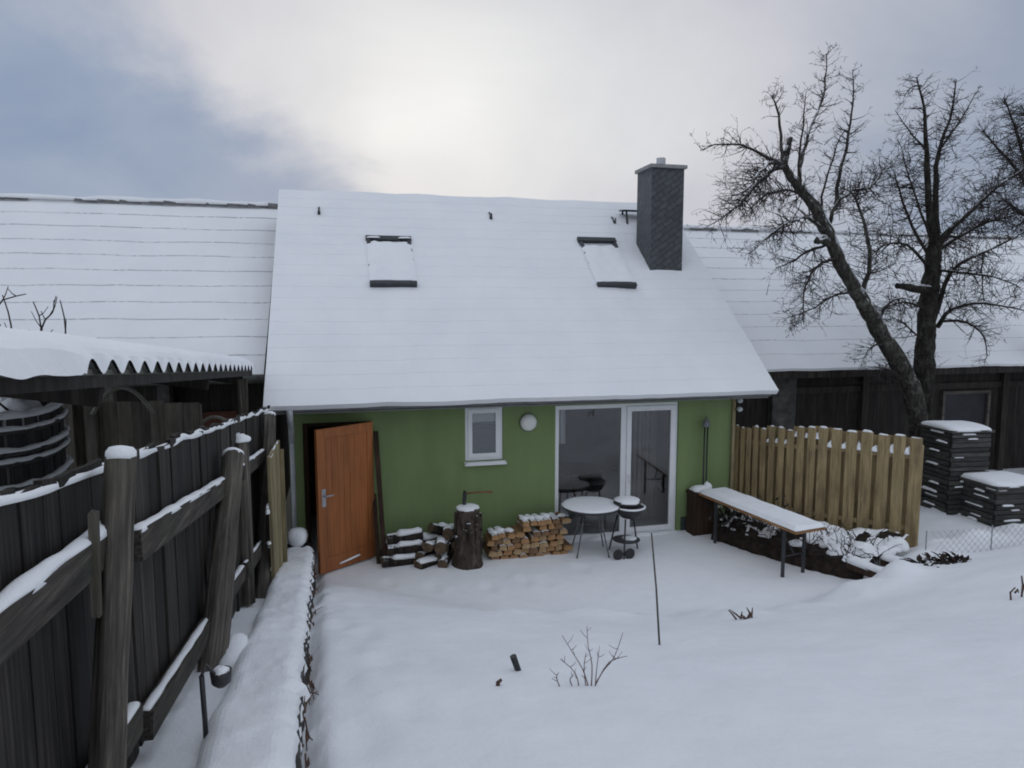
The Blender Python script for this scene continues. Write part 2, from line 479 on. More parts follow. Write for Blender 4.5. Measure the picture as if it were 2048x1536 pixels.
def make_world():
    w = bpy.data.worlds.new('World'); scene.world = w; w.use_nodes = True
    nt = w.node_tree; nt.nodes.clear()
    out = N(nt, 'ShaderNodeOutputWorld'); bg = N(nt, 'ShaderNodeBackground')
    sky = N(nt, 'ShaderNodeTexSky', sky_type='NISHITA'); sky.sun_disc = False
    sky.sun_elevation = SUN_EL; sky.sun_rotation = SUN_AZ
    sky.air_density = 1.0; sky.dust_density = 1.5
    tc = N(nt, 'ShaderNodeTexCoord')
    nrm = N(nt, 'ShaderNodeVectorMath', operation='NORMALIZE'); nt.links.new(tc.outputs['Generated'], nrm.inputs[0])
    # clouds lie in a flat layer: stretch directions by 1/(z+c)
    sep = N(nt, 'ShaderNodeSeparateXYZ'); nt.links.new(nrm.outputs[0], sep.inputs[0])
    zz = math_(nt, 'ADD', math_(nt, 'MAXIMUM', sep.outputs['Z'], 0.0), .55)
    inv = math_(nt, 'DIVIDE', 1.0, zz)
    cl = N(nt, 'ShaderNodeVectorMath', operation='SCALE'); nt.links.new(nrm.outputs[0], cl.inputs[0]); nt.links.new(inv, cl.inputs['Scale'])
    off = N(nt, 'ShaderNodeVectorMath', operation='ADD'); off.inputs[1].default_value = (2.3, 0.4, 0.0)
    nt.links.new(cl.outputs[0], off.inputs[0])
    n1 = noise(nt, off.outputs[0], 2.2, 7, .56, .5)
    n2 = noise(nt, off.outputs[0], 1.1, 4, .5, .2)
    def dot_to(v):
        d = N(nt, 'ShaderNodeVectorMath', operation='DOT_PRODUCT'); d.inputs[1].default_value = tuple(Vector(v).normalized())
        nt.links.new(nrm.outputs[0], d.inputs[0]); return d.outputs['Value']
    def ang_to(v): return math_(nt, 'ARCCOSINE', math_(nt, 'MINIMUM', dot_to(v), .99999))
    def sstep(x, a, b):
        mr = N(nt, 'ShaderNodeMapRange', interpolation_type='SMOOTHSTEP'); mr.inputs['From Min'].default_value = a; mr.inputs['From Max'].default_value = b
        nt.links.new(x, mr.inputs['Value']); return mr.outputs['Result']
    def centred(n, k): return math_(nt, 'MULTIPLY', math_(nt, 'SUBTRACT', n, .5), k)
    # cloud sheet, thinnest in front of the sun
    f = math_(nt, 'SUBTRACT', 1.0, math_(nt, 'DIVIDE', ang_to(ray(930, 200)), .75))
    f = math_(nt, 'ADD', math_(nt, 'MULTIPLY', math_(nt, 'MAXIMUM', f, .1), .96), math_(nt, 'ADD', centred(n1, .5), centred(n2, .3)))
    g2 = math_(nt, 'POWER', math_(nt, 'MAXIMUM', math_(nt, 'SUBTRACT', 1.0, math_(nt, 'DIVIDE', ang_to(ray(760, 270)), .16)), 0.0), 1.5)
    f = math_(nt, 'ADD', f, math_(nt, 'MULTIPLY', g2, .2))
    sheet = ramp(nt, f, [(0.0, (.27, .33, .44)), (.2, (.325, .375, .475)), (.5, (.6, .605, .655)), (.78, (.745, .752, .768)), (1.0, (.88, .888, .885))])
    # edge of a heavier blue cloud on the left
    ra, rb_ = Vector(ray(205, 30)), Vector(ray(560, 345)); nrm_e = ra.cross(rb_).normalized()
    if nrm_e.dot(Vector(ray(900, 100))) < 0: nrm_e = -nrm_e
    n3 = noise(nt, off.outputs[0], 3.4, 8, .55, .35)
    e = math_(nt, 'ADD', dot_to(nrm_e), math_(nt, 'ADD', centred(n3, .30), centred(n1, .2)))
    mask = sstep(e, -.085, .07)
    blue = ramp(nt, math_(nt, 'ADD', n3, math_(nt, 'MULTIPLY', dot_to(nrm_e), .55)), [(.15, (.235, .31, .45)), (.5, (.325, .39, .51)), (.9, (.46, .5, .595))])
    col = mixc(nt, mask, blue, sheet)
    # even overcast overhead and behind the photographer
    rear = sstep(dot_to(ray(1024, 500)), .66, .15)
    rcol = ramp(nt, n2, [(.3, (.56, .61, .715)), (.7, (.64, .69, .79))])
    zg = math_(nt, 'ADD', .8, math_(nt, 'MULTIPLY', math_(nt, 'MAXIMUM', sep.outputs['Z'], 0.0), .34))
    rs = N(nt, 'ShaderNodeVectorMath', operation='SCALE'); nt.links.new(rcol, rs.inputs[0]); nt.links.new(zg, rs.inputs['Scale'])
    col = mixc(nt, rear, col, rs.outputs[0])
    skyc = N(nt, 'ShaderNodeVectorMath', operation='SCALE'); skyc.inputs['Scale'].default_value = .1
    nt.links.new(sky.outputs[0], skyc.inputs[0])
    mixed = mixc(nt, .98, skyc.outputs[0], col)
    ten = N(nt, 'ShaderNodeVectorMath', operation='SCALE'); ten.inputs['Scale'].default_value = 10.0
    nt.links.new(mixed, ten.inputs[0])
    nt.links.new(ten.outputs[0], bg.inputs['Color'])
    bg.inputs['Strength'].default_value = 0.1
    nt.links.new(bg.outputs[0], out.inputs['Surface'])


make_world()
sl = bpy.data.lights.new('sun', 'SUN'); sl.energy = .5; sl.angle = math.radians(20); sl.color = (1, .95, .87)
so = bpy.data.objects.new('sun', sl); COL.objects.link(so)
so.rotation_euler = (-sd).to_track_quat('-Z', 'Y').to_euler(); so.location = (0, 30, 20)

cam = bpy.data.cameras.new('camera'); co = bpy.data.objects.new('camera', cam); COL.objects.link(co)
co.location = (0, 0, EYE); co.rotation_euler = (math.pi / 2 - PIT, 0, -YAW)
cam.sensor_width = 36; cam.lens = 36 * FPX / 2048; cam.clip_start = .05; cam.clip_end = 3000
scene.camera = co
vs = scene.view_settings; vs.view_transform = 'Standard'; vs.look = 'None'; vs.gamma = 1; vs.exposure = 0
scene.cycles.max_bounces = 8; scene.cycles.transparent_max_bounces = 12
scene.cycles.filter_width = 1.9

# ------------------------------------------------------------------ ground
YE = [(-40, 9.3), (-.4, 9.3), (.5, 8.6), (2, 7.6), (3.5, 7.1), (5, 6.95), (6, 7.15), (7, 7.75), (8, 8.35), (9.5, 8.7), (40, 8.7)]


def y_edge(x):
    for (a, p), (b, q) in zip(YE[:-1], YE[1:]):
        if x <= b: return p + (q - p) * (x - a) / (b - a)
    return YE[-1][1]


MOUNDS = [(1160, 1250, .3, .10, .42), (1410, 1200, .35, .10, .3), (1300, 1235, .25, .05, .3), (1480, 1238, .3, .1, .35), (1240, 1262, .28, .06, .35),
          (1050, 1290, .3, .06, .4), (1580, 1215, .3, .09, .35), (1690, 1195, .25, .10, .3), (1790, 1180, .3, .12, .3)]
MP = [(*at_z(u, v, z)[:2], h, r) for (u, v, z, h, r) in MOUNDS]
PRINTS = []
for i in range(16):
    yy = 3.0 + i * .38
    PRINTS.append((.16 + .05 * math.sin(i * 2.1) + (.12 if i % 2 else -.1) - .02 * i, yy + random.uniform(-.06, .06)))
for i in range(6):
    PRINTS.append((.5 + i * .55 + random.uniform(-.2, .2), 8.75 + random.uniform(-.25, .2)))


def wt(y): return 1.87 - .215 * (y - 2.75) if y > 1.2 else 2.2
def wxr(y): return -.2 + (.03 * max(0, (y - 4) / 5.5)) + (-.385 + .146) * (y - 2.75) / 6.75
def wxl(y): return -.6 + (.05 * max(0, (y - 4) / 5.5)) + (-.75 + .52) * (y - 2.75) / 6.75


def terrain(x, y, fine=True):
    ye = (y_edge(x - .25) + y_edge(x) + y_edge(x + .25)) / 3
    s = ye - y
    s = .5 * (s + math.sqrt(s * s + .06))            # soft shoulder
    if y >= 0:
        t = min(1.0, s / ye)
        z = 2.0 * (1 - (1 - t) ** 1.7)
    else:
        z = 2.0 + min(4.0, -y * .16)
    if y > 10.5: z = min(z, .02)
    # bank on the right side of the yard
    if x > 4.5:
        z += (.10 * min(1, (x - 4.5) / 2) - .16 * min(1, max(0, x - 6.4) / 1.5)) * math.exp(-((s - 1.6) / 1.1) ** 2)
    if x > 4.9:
        z += min(1, (x - 4.9) / .8) * (.15 + .12 * nz(x * 2.1, y * 1.2, 3) + .05 * nz(x * 5, y * 4, 1)) * math.exp(-((s - .62) / .38) ** 2)
    if x > 8.3 and y > 7.5: z = max(z, .02 + .22 * min(1, (x - 8.3)))
    if fine:
        k = .35 if (y > ye and x < 8) else 1.0
        z += k * (0.03 * fbm(x * .55 + 4, y * .55, 0, 3) + .012 * fbm(x * 2.4, y * 2.4 + 7, 1, 3) + .006 * fbm(x * 7, y * 7, 4, 2))
        for (mx, my, h, r) in MP:
            d2 = ((x - mx) ** 2 + (y - my) ** 2) / (r * r)
            if d2 < 6: z += h * math.exp(-d2 * 1.4)
        if -.6 < y < 9.6:
            dw = x - wxr(y)
            if -.05 < dw < .4: z -= (.11 + .09 * nz(y * 1.7, 3.3) + .07 * nz(y * 6, 1.3)) * math.exp(-(max(0, dw - .02) / .06) ** 2)
        for (fx, fy) in PRINTS:
            d2 = ((x - fx) / .085) ** 2 + ((y - fy) / .16) ** 2
            if d2 < 9: z += -.02 * math.exp(-d2) + .007 * math.exp(-(math.sqrt(d2) - 1.7) ** 2 * 2.5)
    return z


def axis_steps(lo, hi, step, far):
    a = []; x = lo
    while x <= hi + 1e-6: a.append(x); x += step
    s = step; x = hi; up = []
    while x < far: s *= 1.35; x += s; up.append(x)
    s = step; x = lo; dn = []
    while x > -far: s *= 1.35; x -= s; dn.append(x)
    return dn[::-1] + a + up


def make_ground():
    xs = axis_steps(-1.4, 9.6, .05, 900); ys = axis_steps(1.6, 10.4, .05, 900)
    mb = MB(); nx = len(xs)
    for y in ys:
        for x in xs:
            big = abs(x) > 30 or abs(y) > 40
            mb.v.append((x, y, terrain(x, y, not big) if not big else (0.0 if y > 0 else 6.0)))
    for j in range(len(ys) - 1):
        for i in range(nx - 1):
            mb.f.append((j * nx + i, j * nx + i + 1, (j + 1) * nx + i + 1, (j + 1) * nx + i)); mb.m.append(0); mb.s.append(True)
    o = mb.build('snow_ground', SNOW)
    tag(o, kind='structure')


make_ground()

# ------------------------------------------------------------------ roofs


def roof_sheet(x0, x1, ye, ze, yr, zr, courses, seg, riser, dark, seed, thick=.09, lump=.012, mi_dark=1, run=2.0, back=True):
    """snow lying on tile courses; some course edges of bare tile stay visible"""
    mb = MB()
    n = max(2, int((x1 - x0) / seg)); rr_ = random.Random(int(seed * 10))
    nrm = Vector((0, -(zr - ze), yr - ye)).normalized()
    rows = []
    for c in range(courses):
        a, b = c / courses, (c + 1) / courses
        for part, (t, lift) in enumerate(((a, riser), (b, 0.0))):
            row = []
            for i in range(n + 1):
                x = x0 + (x1 - x0) * i / n
                p = Vector((x, ye + (yr - ye) * t, ze + (zr - ze) * t))
                h = thick + lift + lump * fbm(x * 1.1 + seed, t * 6, seed, 3) + .004 * nz(x * 6, t * 40, seed)
                row.append(p + nrm * h)
            rows.append(row)
    for c in range(courses):
        lo, hi = rows[2 * c], rows[2 * c + 1]
        for i in range(n): mb.quad(lo[i], lo[i + 1], hi[i + 1], hi[i], 0, False)
        if c < courses - 1:
            nx_ = rows[2 * c + 2]
            for i in range(n):
                x = x0 + (x1 - x0) * i / n
                d = dark > 0 and rr_.random() < max(0.0, dark + .75 * nz(x * run * .3 + seed * 3.1, c * 7.3, seed) + .3 * nz(x * run * 2, c * 3.3, 2))
                mb.quad(hi[i], hi[i + 1], nx_[i + 1], nx_[i], mi_dark if d else 0)
    # closed eave, verges and top
    def down(p): return p - nrm * (thick * .98)
    lo = rows[0]
    for i in range(n): mb.quad(down(lo[i]), down(lo[i + 1]), lo[i + 1], lo[i])
    top = rows[-1]
    for i in range(n): mb.quad(top[i], top[i + 1], down(top[i + 1]), down(top[i]))
    for r in range(len(rows) - 1):
        mb.quad(down(rows[r + 1][0]), down(rows[r][0]), rows[r][0], rows[r + 1][0])
        mb.quad(down(rows[r][n]), down(rows[r + 1][n]), rows[r + 1][n], rows[r][n])
    return mb


def slab(x0, x1, ya, za, yb, zb, t):
    mb = MB()
    n = Vector((0, -(zb - za), yb - ya)).normalized() * t
    if n.z < 0: n = -n
    A, B = Vector((0, ya, za)), Vector((0, yb, zb))
    q = lambda x, p: Vector((x, p.y, p.z))
    mb.hexa([q(x0, A - n), q(x1, A - n), q(x1, B - n), q(x0, B - n), q(x0, A), q(x1, A), q(x1, B), q(x0, B)])
    return mb


def wall_open(x0, x1, z0, z1, y, th, ops, mi=0):
    """front wall with openings (x0,x1,z0,z1), reveals included"""
    mb = MB()
    xs = sorted({x0, x1, *[o[0] for o in ops], *[o[1] for o in ops]})
    zs = sorted({z0, z1, *[o[2] for o in ops], *[o[3] for o in ops]})
    for a, b in zip(xs[:-1], xs[1:]):
        for c, d in zip(zs[:-1], zs[1:]):
            if any(o[0] <= a and b <= o[1] and o[2] <= c and d <= o[3] for o in ops): continue
            mb.quad((a, y, c), (b, y, c), (b, y, d), (a, y, d), mi)
            mb.quad((b, y + th, c), (a, y + th, c), (a, y + th, d), (b, y + th, d), mi)
    for (a, b, c, d) in ops:
        mb.quad((a, y, c), (a, y, d), (a, y + th, d), (a, y + th, c), mi)
        mb.quad((b, y, d), (b, y, c), (b, y + th, c), (b, y + th, d), mi)
        mb.quad((a, y, d), (b, y, d), (b, y + th, d), (a, y + th, d), mi)
        mb.quad((b, y, c), (a, y, c), (a, y + th, c), (b, y + th, c), mi)
    mb.quad((x0, y, z0), (x0, y, z1), (x0, y + th, z1), (x0, y + th, z0), mi)
    mb.quad((x1, y, z1), (x1, y, z0), (x1, y + th, z0), (x1, y + th, z1), mi)
    return mb


# ------------------------------------------------------------------ green house
WY = 10.06
HX0, HX1 = -.73, 6.16
RX0, RX1 = -.98, 6.53
EY, EZ, RY, RZ = 9.55, 2.35, 13.4, 5.63
SL = (RZ - EZ) / (RY - EY)
RN = Vector((0, -(RZ - EZ), RY - EY)).normalized()
house = thing('green_house', (2.7, WY, 0), 'long low green rendered house with a steep snow covered roof, its orange door standing open', 'house')
DOOR = (-.54, .40, -.02, 2.0)
WIN = (1.76, 2.33, 1.34, 2.16)
PDO = (3.15, 5.2, .0, 2.12)


def roof_z(y): return EZ + SL * (y - EY)


mb = wall_open(HX0, HX1, -.3, roof_z(WY) - .12, WY, .3, [DOOR, WIN, PDO])
# gables
for x in (HX0, HX1):
    s = 1 if x == HX1 else -1
    yb = 2 * RY - WY
    mb.poly([(x, WY + .3, -.3), (x, yb, -.3), (x, yb, roof_z(WY) - .12), (x, RY, RZ - .15), (x, WY + .3, roof_z(WY + .3) - .15)][::(1 if s > 0 else -1)])
mb.quad((HX1, 2 * RY - WY, -.3), (HX0, 2 * RY - WY, -.3), (HX0, 2 * RY - WY, roof_z(WY)), (HX1, 2 * RY - WY, roof_z(WY)))
wall = mb.build('wall', PLASTER, house)
mb = MB(); mb.box(5.28, HX1 + .004, WY - .02, WY - .003, -.2, .24); mb.build('plinth', PLINTH, house)
mb = MB(); mb.box(.48, 3.08, WY - .02, WY - .003, -.2, .1); mb.build('plinth', PLINTH, house)
# roof: deck, snow, gutter
deck = slab(RX0 + .02, RX1 - .02, EY, EZ, RY, RZ, .1)
d2 = slab(RX0 + .02, RX1 - .02, 2 * RY - EY, EZ, RY, RZ, .1); k = len(deck.v)
deck.v += d2.v; deck.f += [tuple(i + k for i in f) for f in d2.f]; deck.m += d2.m; deck.s += d2.s
roof = deck.build('roof', TILE, house)
sn = roof_sheet(RX0, RX1, EY - .10, EZ - .10 * SL + .012, RY, RZ + .004, 19, .12, .0035, 0, 3.0, thick=.085, lump=.024)
snow_cover = sn.build('snow_cover', [SNOW_ROOF, TILE], roof)
s2 = roof_sheet(RX0, RX1, 2 * RY - EY, EZ + .004, RY, RZ + .004, 4, 1.0, .009, 0, 5.0, thick=.085)
s2.build('snow_cover', [SNOW_ROOF, TILE], roof)
mb = MB(); mb.beam((RX0 + .03, EY - .012, EZ - .07), (RX1 - .03, EY - .012, EZ - .07), .02, .08)
mb.box(RX0 + .05, RX1 - .05, EY + .03, WY - .01, EZ - .145, EZ - .125)
mb.build('soffit', simple('soffit boards', [(.3, (.16, .165, .16)), (.7, (.23, .235, .23))], 6, rough=.8), house)
mb = MB()
for i in range(9):
    a = math.pi + math.pi * i / 8; b = math.pi + math.pi * (i + 1) / 8
    if i == 8: break
    c = Vector((0, EY - .075, EZ - .012)); r = .05
    pa = (c.y + math.cos(a) * r, c.z + math.sin(a) * r); pb = (c.y + math.cos(b) * r, c.z + math.sin(b) * r)
    mb.quad((RX0, *pa), (RX0, *pb), (RX1, *pb), (RX1, *pa), 0, True)
gut = mb.build('gutter', ZINC, house)
for i in range(10):
    mb = MB(); x = RX0 + .2 + i * .78
    mb.tube([(x, EY - .075 + math.cos(a) * .054, EZ - .012 + math.sin(a) * .054) for a in [math.pi * (1 + k / 8) for k in range(9)]], .006, 5)
    mb.build('gutter_bracket', ZINC, gut)
# downpipe
px_ = -.66
mb = MB(); mb.tube([(px_, EY - .085, EZ - .07), (px_, EY - .085, EZ - .13), (px_ - .01, EY + .1, EZ - .26), (px_ - .02, WY - .09, EZ - .42), (px_ - .02, WY - .085, EZ - .6)], .04, 12)
mb.tube([(px_ - .02, WY - .085, EZ - .6), (px_ - .02, WY - .085, .1)], .033, 12)
mb.build('downpipe', WHITEPIPE, house)

# interior room
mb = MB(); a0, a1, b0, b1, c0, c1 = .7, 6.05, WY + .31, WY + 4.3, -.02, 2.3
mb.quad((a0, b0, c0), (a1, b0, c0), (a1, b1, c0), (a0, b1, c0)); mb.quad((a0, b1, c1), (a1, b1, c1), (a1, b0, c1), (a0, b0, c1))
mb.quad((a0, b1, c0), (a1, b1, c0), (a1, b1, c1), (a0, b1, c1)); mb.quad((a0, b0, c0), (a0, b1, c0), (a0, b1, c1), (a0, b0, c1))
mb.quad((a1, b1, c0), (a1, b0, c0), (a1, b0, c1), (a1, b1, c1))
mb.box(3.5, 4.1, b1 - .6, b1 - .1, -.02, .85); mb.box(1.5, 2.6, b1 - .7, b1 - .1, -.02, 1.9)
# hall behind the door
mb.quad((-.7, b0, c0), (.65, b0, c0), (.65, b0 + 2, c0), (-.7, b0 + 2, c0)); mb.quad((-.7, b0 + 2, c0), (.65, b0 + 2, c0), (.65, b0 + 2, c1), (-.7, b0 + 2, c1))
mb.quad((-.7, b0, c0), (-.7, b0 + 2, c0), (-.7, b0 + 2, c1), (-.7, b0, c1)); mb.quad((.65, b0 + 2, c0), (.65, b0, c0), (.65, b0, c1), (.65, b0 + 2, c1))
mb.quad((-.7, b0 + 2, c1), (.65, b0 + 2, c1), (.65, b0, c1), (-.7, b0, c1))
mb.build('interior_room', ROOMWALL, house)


def frame_rect(mb, x0, x1, z0, z1, w, y0, y1):
    mb.box(x0, x1, y0, y1, z0, z0 + w); mb.box(x0, x1, y0, y1, z1 - w, z1)
    mb.box(x0, x0 + w, y0 + .0005, y1 - .0005, z0 + w, z1 - w); mb.box(x1 - w, x1, y0 + .0005, y1 - .0005, z0 + w, z1 - w)


# small window
wx0, wx1, wz0, wz1 = WIN
mb = MB(); frame_rect(mb, wx0 + .003, wx1 - .003, wz0 + .003, wz1 - .003, .05, WY + .02, WY + .1)
window = mb.build('window', WHITEPVC, house)
mb = MB(); frame_rect(mb, wx0 + .047, wx1 - .047, wz0 + .047, wz1 - .047, .06, WY + .004, WY + .07); mb.build('sash', WHITEPVC, window)
mb = MB(); mb.quad((wx0 + .1, WY + .03, wz0 + .1), (wx1 - .1, WY + .03, wz0 + .1), (wx1 - .1, WY + .03, wz1 - .1), (wx0 + .1, WY + .03, wz1 - .1)); mb.build('pane', GLASS, window)
mb = MB(); n = 22
for i in range(n):
    za = wz0 + .1 + (.46) * i / n; zb = wz0 + .1 + .46 * (i + 1) / n
    o = .008 if i % 2 else 0
    mb.quad((wx0 + .1, WY + .05 + o, za), (wx1 - .1, WY + .05 + o, za), (wx1 - .1, WY + .05 + .008 - o, zb), (wx0 + .1, WY + .05 + .008 - o, zb))
mb.box(wx0 + .1, wx1 - .1, WY + .048, WY + .062, wz0 + .56, wz0 + .575)
mb.build('blind', BLIND, window)
mb = MB()
for i in range(10):
    za = wz1 - .1 - .165 * i / 10; zb = wz1 - .1 - .165 * (i + 1) / 10; o = .008 if i % 2 else 0
    mb.quad((wx0 + .1, WY + .05 + o, zb), (wx1 - .1, WY + .05 + o, zb), (wx1 - .1, WY + .058 - o, za), (wx0 + .1, WY + .058 - o, za))
mb.build('upper_blind', CURTAIN, window)
mb = MB(); mb.hexa([(wx0 - .02, WY - .09, wz0 - .055), (wx1 + .04, WY - .09, wz0 - .055), (wx1 + .04, WY + .015, wz0 - .045), (wx0 - .02, WY + .015, wz0 - .045),
                    (wx0 - .02, WY - .09, wz0 - .03), (wx1 + .04, WY - .09, wz0 - .03), (wx1 + .04, WY + .015, wz0 - .008), (wx0 - .02, WY + .015, wz0 - .008)])
sill = mb.build('sill', WHITEPVC, window)
mb = MB(); mb.ridge([(wx0 + .0, WY - .05, wz0 - .02), (wx1 + .02, WY - .05, wz0 - .02)], .07, .03, seed=2); mb.build('snow_cap', SNOW, sill)

# glazed patio door
x0, x1, z0, z1 = PDO
mb = MB(); frame_rect(mb, x0 + .004, x1 - .004, z0 + .004, z1 - .004, .06, WY + .03, WY + .11)
xm = 4.28
mb.box(xm - .045, xm + .045, WY + .028, WY + .112, z0 + .064, z1 - .064)
pdoor = mb.build('patio_door', WHITEPVC, house)
mb = MB(); frame_rect(mb, xm + .047, x1 - .05, z0 + .05, z1 - .05, .075, WY + .008, WY + .08)
sash = mb.build('sash', WHITEPVC, pdoor)
mb = MB(); mb.tube([(xm + .085, WY - .005, .98), (xm + .085, WY - .04, .98), (xm + .085, WY - .04, .86)], .009, 8); mb.build('handle', WHITEPVC, sash)
mb = MB(); mb.quad((x0 + .055, WY + .055, z0 + .055), (xm - .035, WY + .055, z0 + .055), (xm - .035, WY + .055, z1 - .055), (x0 + .055, WY + .055, z1 - .055)); mb.build('pane', GLASS, pdoor)
mb = MB(); mb.quad((xm + .11, WY + .042, z0 + .11), (x1 - .11, WY + .042, z0 + .11), (x1 - .11, WY + .042, z1 - .11), (xm + .11, WY + .042, z1 - .11)); mb.build('pane', GLASS, pdoor)


def curtain(xa, xb, za, zb, y, waves, name):
    mb = MB(); n = waves * 8; amp = .03
    pts = [(xa + (xb - xa) * i / n, y + amp * math.sin(2 * math.pi * waves * i / n) + .01 * math.sin(i * 1.3)) for i in range(n + 1)]
    for (p, q) in zip(pts[:-1], pts[1:]): mb.quad((p[0], p[1], za), (q[0], q[1], za), (q[0], q[1], zb), (p[0], p[1], zb), 0, True)
    return mb.build(name, CURTAIN, house)


curtain(3.215, 3.36, 1.5, 2.08, WY + .17, 3, 'curtain')
c = curtain(4.62, 5.05, .1, 2.15, WY + .5, 6, 'curtain'); c.data.materials[0] = simple('dark curtain', [(.3, (.12, .11, .1)), (.7, (.2, .18, .17))], 10, stretch=(6, 6, .4))
# hanging shade and table inside
mb = MB(); mb.lathe((4.0, WY + 1.6, .72), [(.5, 0), (.5, .035)], 20); mb.tube([(4.0, WY + 1.6, .72), (4.0, WY + 1.6, 0)], .04)
mb.build('interior_table', BROWNWOOD, house)
# door step / threshold of patio door with snow
mb = MB(); mb.ridge([(3.2, WY - .03, -.02), (5.25, WY - .03, -.02)], .16, .06, seed=12, var=.5); mb.build('snow_drift', SNOW, house)

# entrance door: dark frame, leaf opened outwards
mb = MB(); frame_rect(mb, DOOR[0] + .004, DOOR[1] - .004, -.08, 1.996, .06, WY + .1, WY + .2)
dframe = mb.build('door_frame', BROWNWOOD, house)
ang = math.radians(36)
h0 = Vector((.39, WY - .035, 0)); dd = Vector((-math.cos(ang), -math.sin(ang), 0)); dn = Vector((-math.sin(ang), math.cos(ang), 0))  # leaf dir / towards house
out_n = Vector((math.sin(ang), -math.cos(ang), 0))
LW, LZ0, LZ1 = .93, .03, 2.0


def leaf_box(mb, a, b, za, zb, t0, t1):
    P = lambda s, t, z: h0 + dd * s + out_n * t + Vector((0, 0, z))
    mb.hexa([P(b, t1, za), P(a, t1, za), P(a, t0, za), P(b, t0, za), P(b, t1, zb), P(a, t1, zb), P(a, t0, zb), P(b, t0, zb)])


mb = MB(); leaf_box(mb, 0, LW, LZ0, LZ1, 0, .04)
for (a, b, za, zb) in ((.0, .11, LZ0, LZ1), (LW - .11, LW, LZ0, LZ1), (.11, LW - .11, LZ1 - .12, LZ1), (.11, LW - .11, LZ0, LZ0 + .2)):
    leaf_box(mb, a + .001, b - .001, za + .001, zb - .001, .0405, .05)
for i in range(7):
    a = .13 + i * (LW - .26) / 7
    leaf_box(mb, a, a + (LW - .26) / 7 - .008, LZ0 + .22, LZ1 - .14, .0405, .045)
door = mb.build('door', DOORWOOD, house)
mb = MB(); leaf_box(mb, LW - .115, LW - .055, .95, 1.19, .0505, .056)
P = lambda s, t, z: h0 + dd * s + out_n * t + Vector((0, 0, z))
mb.tube([P(LW - .085, .056, 1.1), P(LW - .085, .11, 1.1), P(LW - .2, .115, 1.1)], .011, 8); mb.build('handle', ZINC, door)
mb = MB(); mb.tube([P(.28, .056, .13), P(.62, .056, .1)], .012, 8); mb.ridge([P(.28, .058, .142), P(.62, .058, .11)], .02, .02, n=5, seed=4); mb.build('door_hook', SNOW, door)

# brown board leaning at hinge side
mb = MB(); 
mb.beam((.46, WY - .06, 1.86), (.535, 9.68, -.05), .07, .03, up=(0, -1, 0))
mb.beam((.42, WY - .045, .95), (.455, 9.74, -.04), .06, .03, up=(0, -1, 0))
o = solo(mb, 'leaning_plank', BROWNWOOD, (.5, 9.7, 0), 'dark brown plank leaning on the green wall beside the open orange door', 'plank')

mb = MB(); mb.box(HX1 - .03, HX1 + .02, WY - .05, WY - .004, 0, 2.2); mb.build('corner_batten', PALEWOOD, house)
# wall lamp
mb = MB(); lc = Vector((2.72, WY, 1.89)); mb.lathe(lc, [(.125, .002), (.13, .03), (.12, .055), (.09, .08), (.04, .093), (.002, .096)], 28, axis='y')
lamp = mb.build('wall_lamp', LAMPGLASS, house)
mb = MB(); mb.lathe(lc, [(.137, .001), (.137, .02)], 28, axis='y'); mb.build('lamp_base', DARKMETAL, lamp)
for z in (2.12, 1.98):
    mb = MB(); mb.lathe((HX1 + .06, WY - .1, z), [(.036, -.03), (.042, 0), (.036, .03), (.015, .04)], 10, axis='y'); ins = mb.build('cable_insulator', WHITEPIPE, house)
    mb = MB(); mb.tube([(HX1 + .06, WY - .08, z), (HX1 - .02, WY - .02, z)], .012, 6); mb.build('insulator_arm', BLACKMETAL, ins)


# roof windows, hooks and chimney on the slope
RP = Vector((0, EY, EZ)) + RN * .09


def on_roof(u, v, h=0.0): return at_plane(u, v, RP + RN * h, RN)


UPS = Vector((0, RY - EY, RZ - EZ)).normalized()
XV = Vector((1, 0, 0))


def obox(mb, o, a0, a1, b0, b1, c0, c1, mi=0):
    P = lambda a, b, c: o + XV * a + UPS * b + RN * c
    mb.hexa([P(a0, b0, c0), P(a1, b0, c0), P(a1, b1, c0), P(a0, b1, c0), P(a0, b0, c1), P(a1, b0, c1), P(a1, b1, c1), P(a0, b1, c1)], mi)


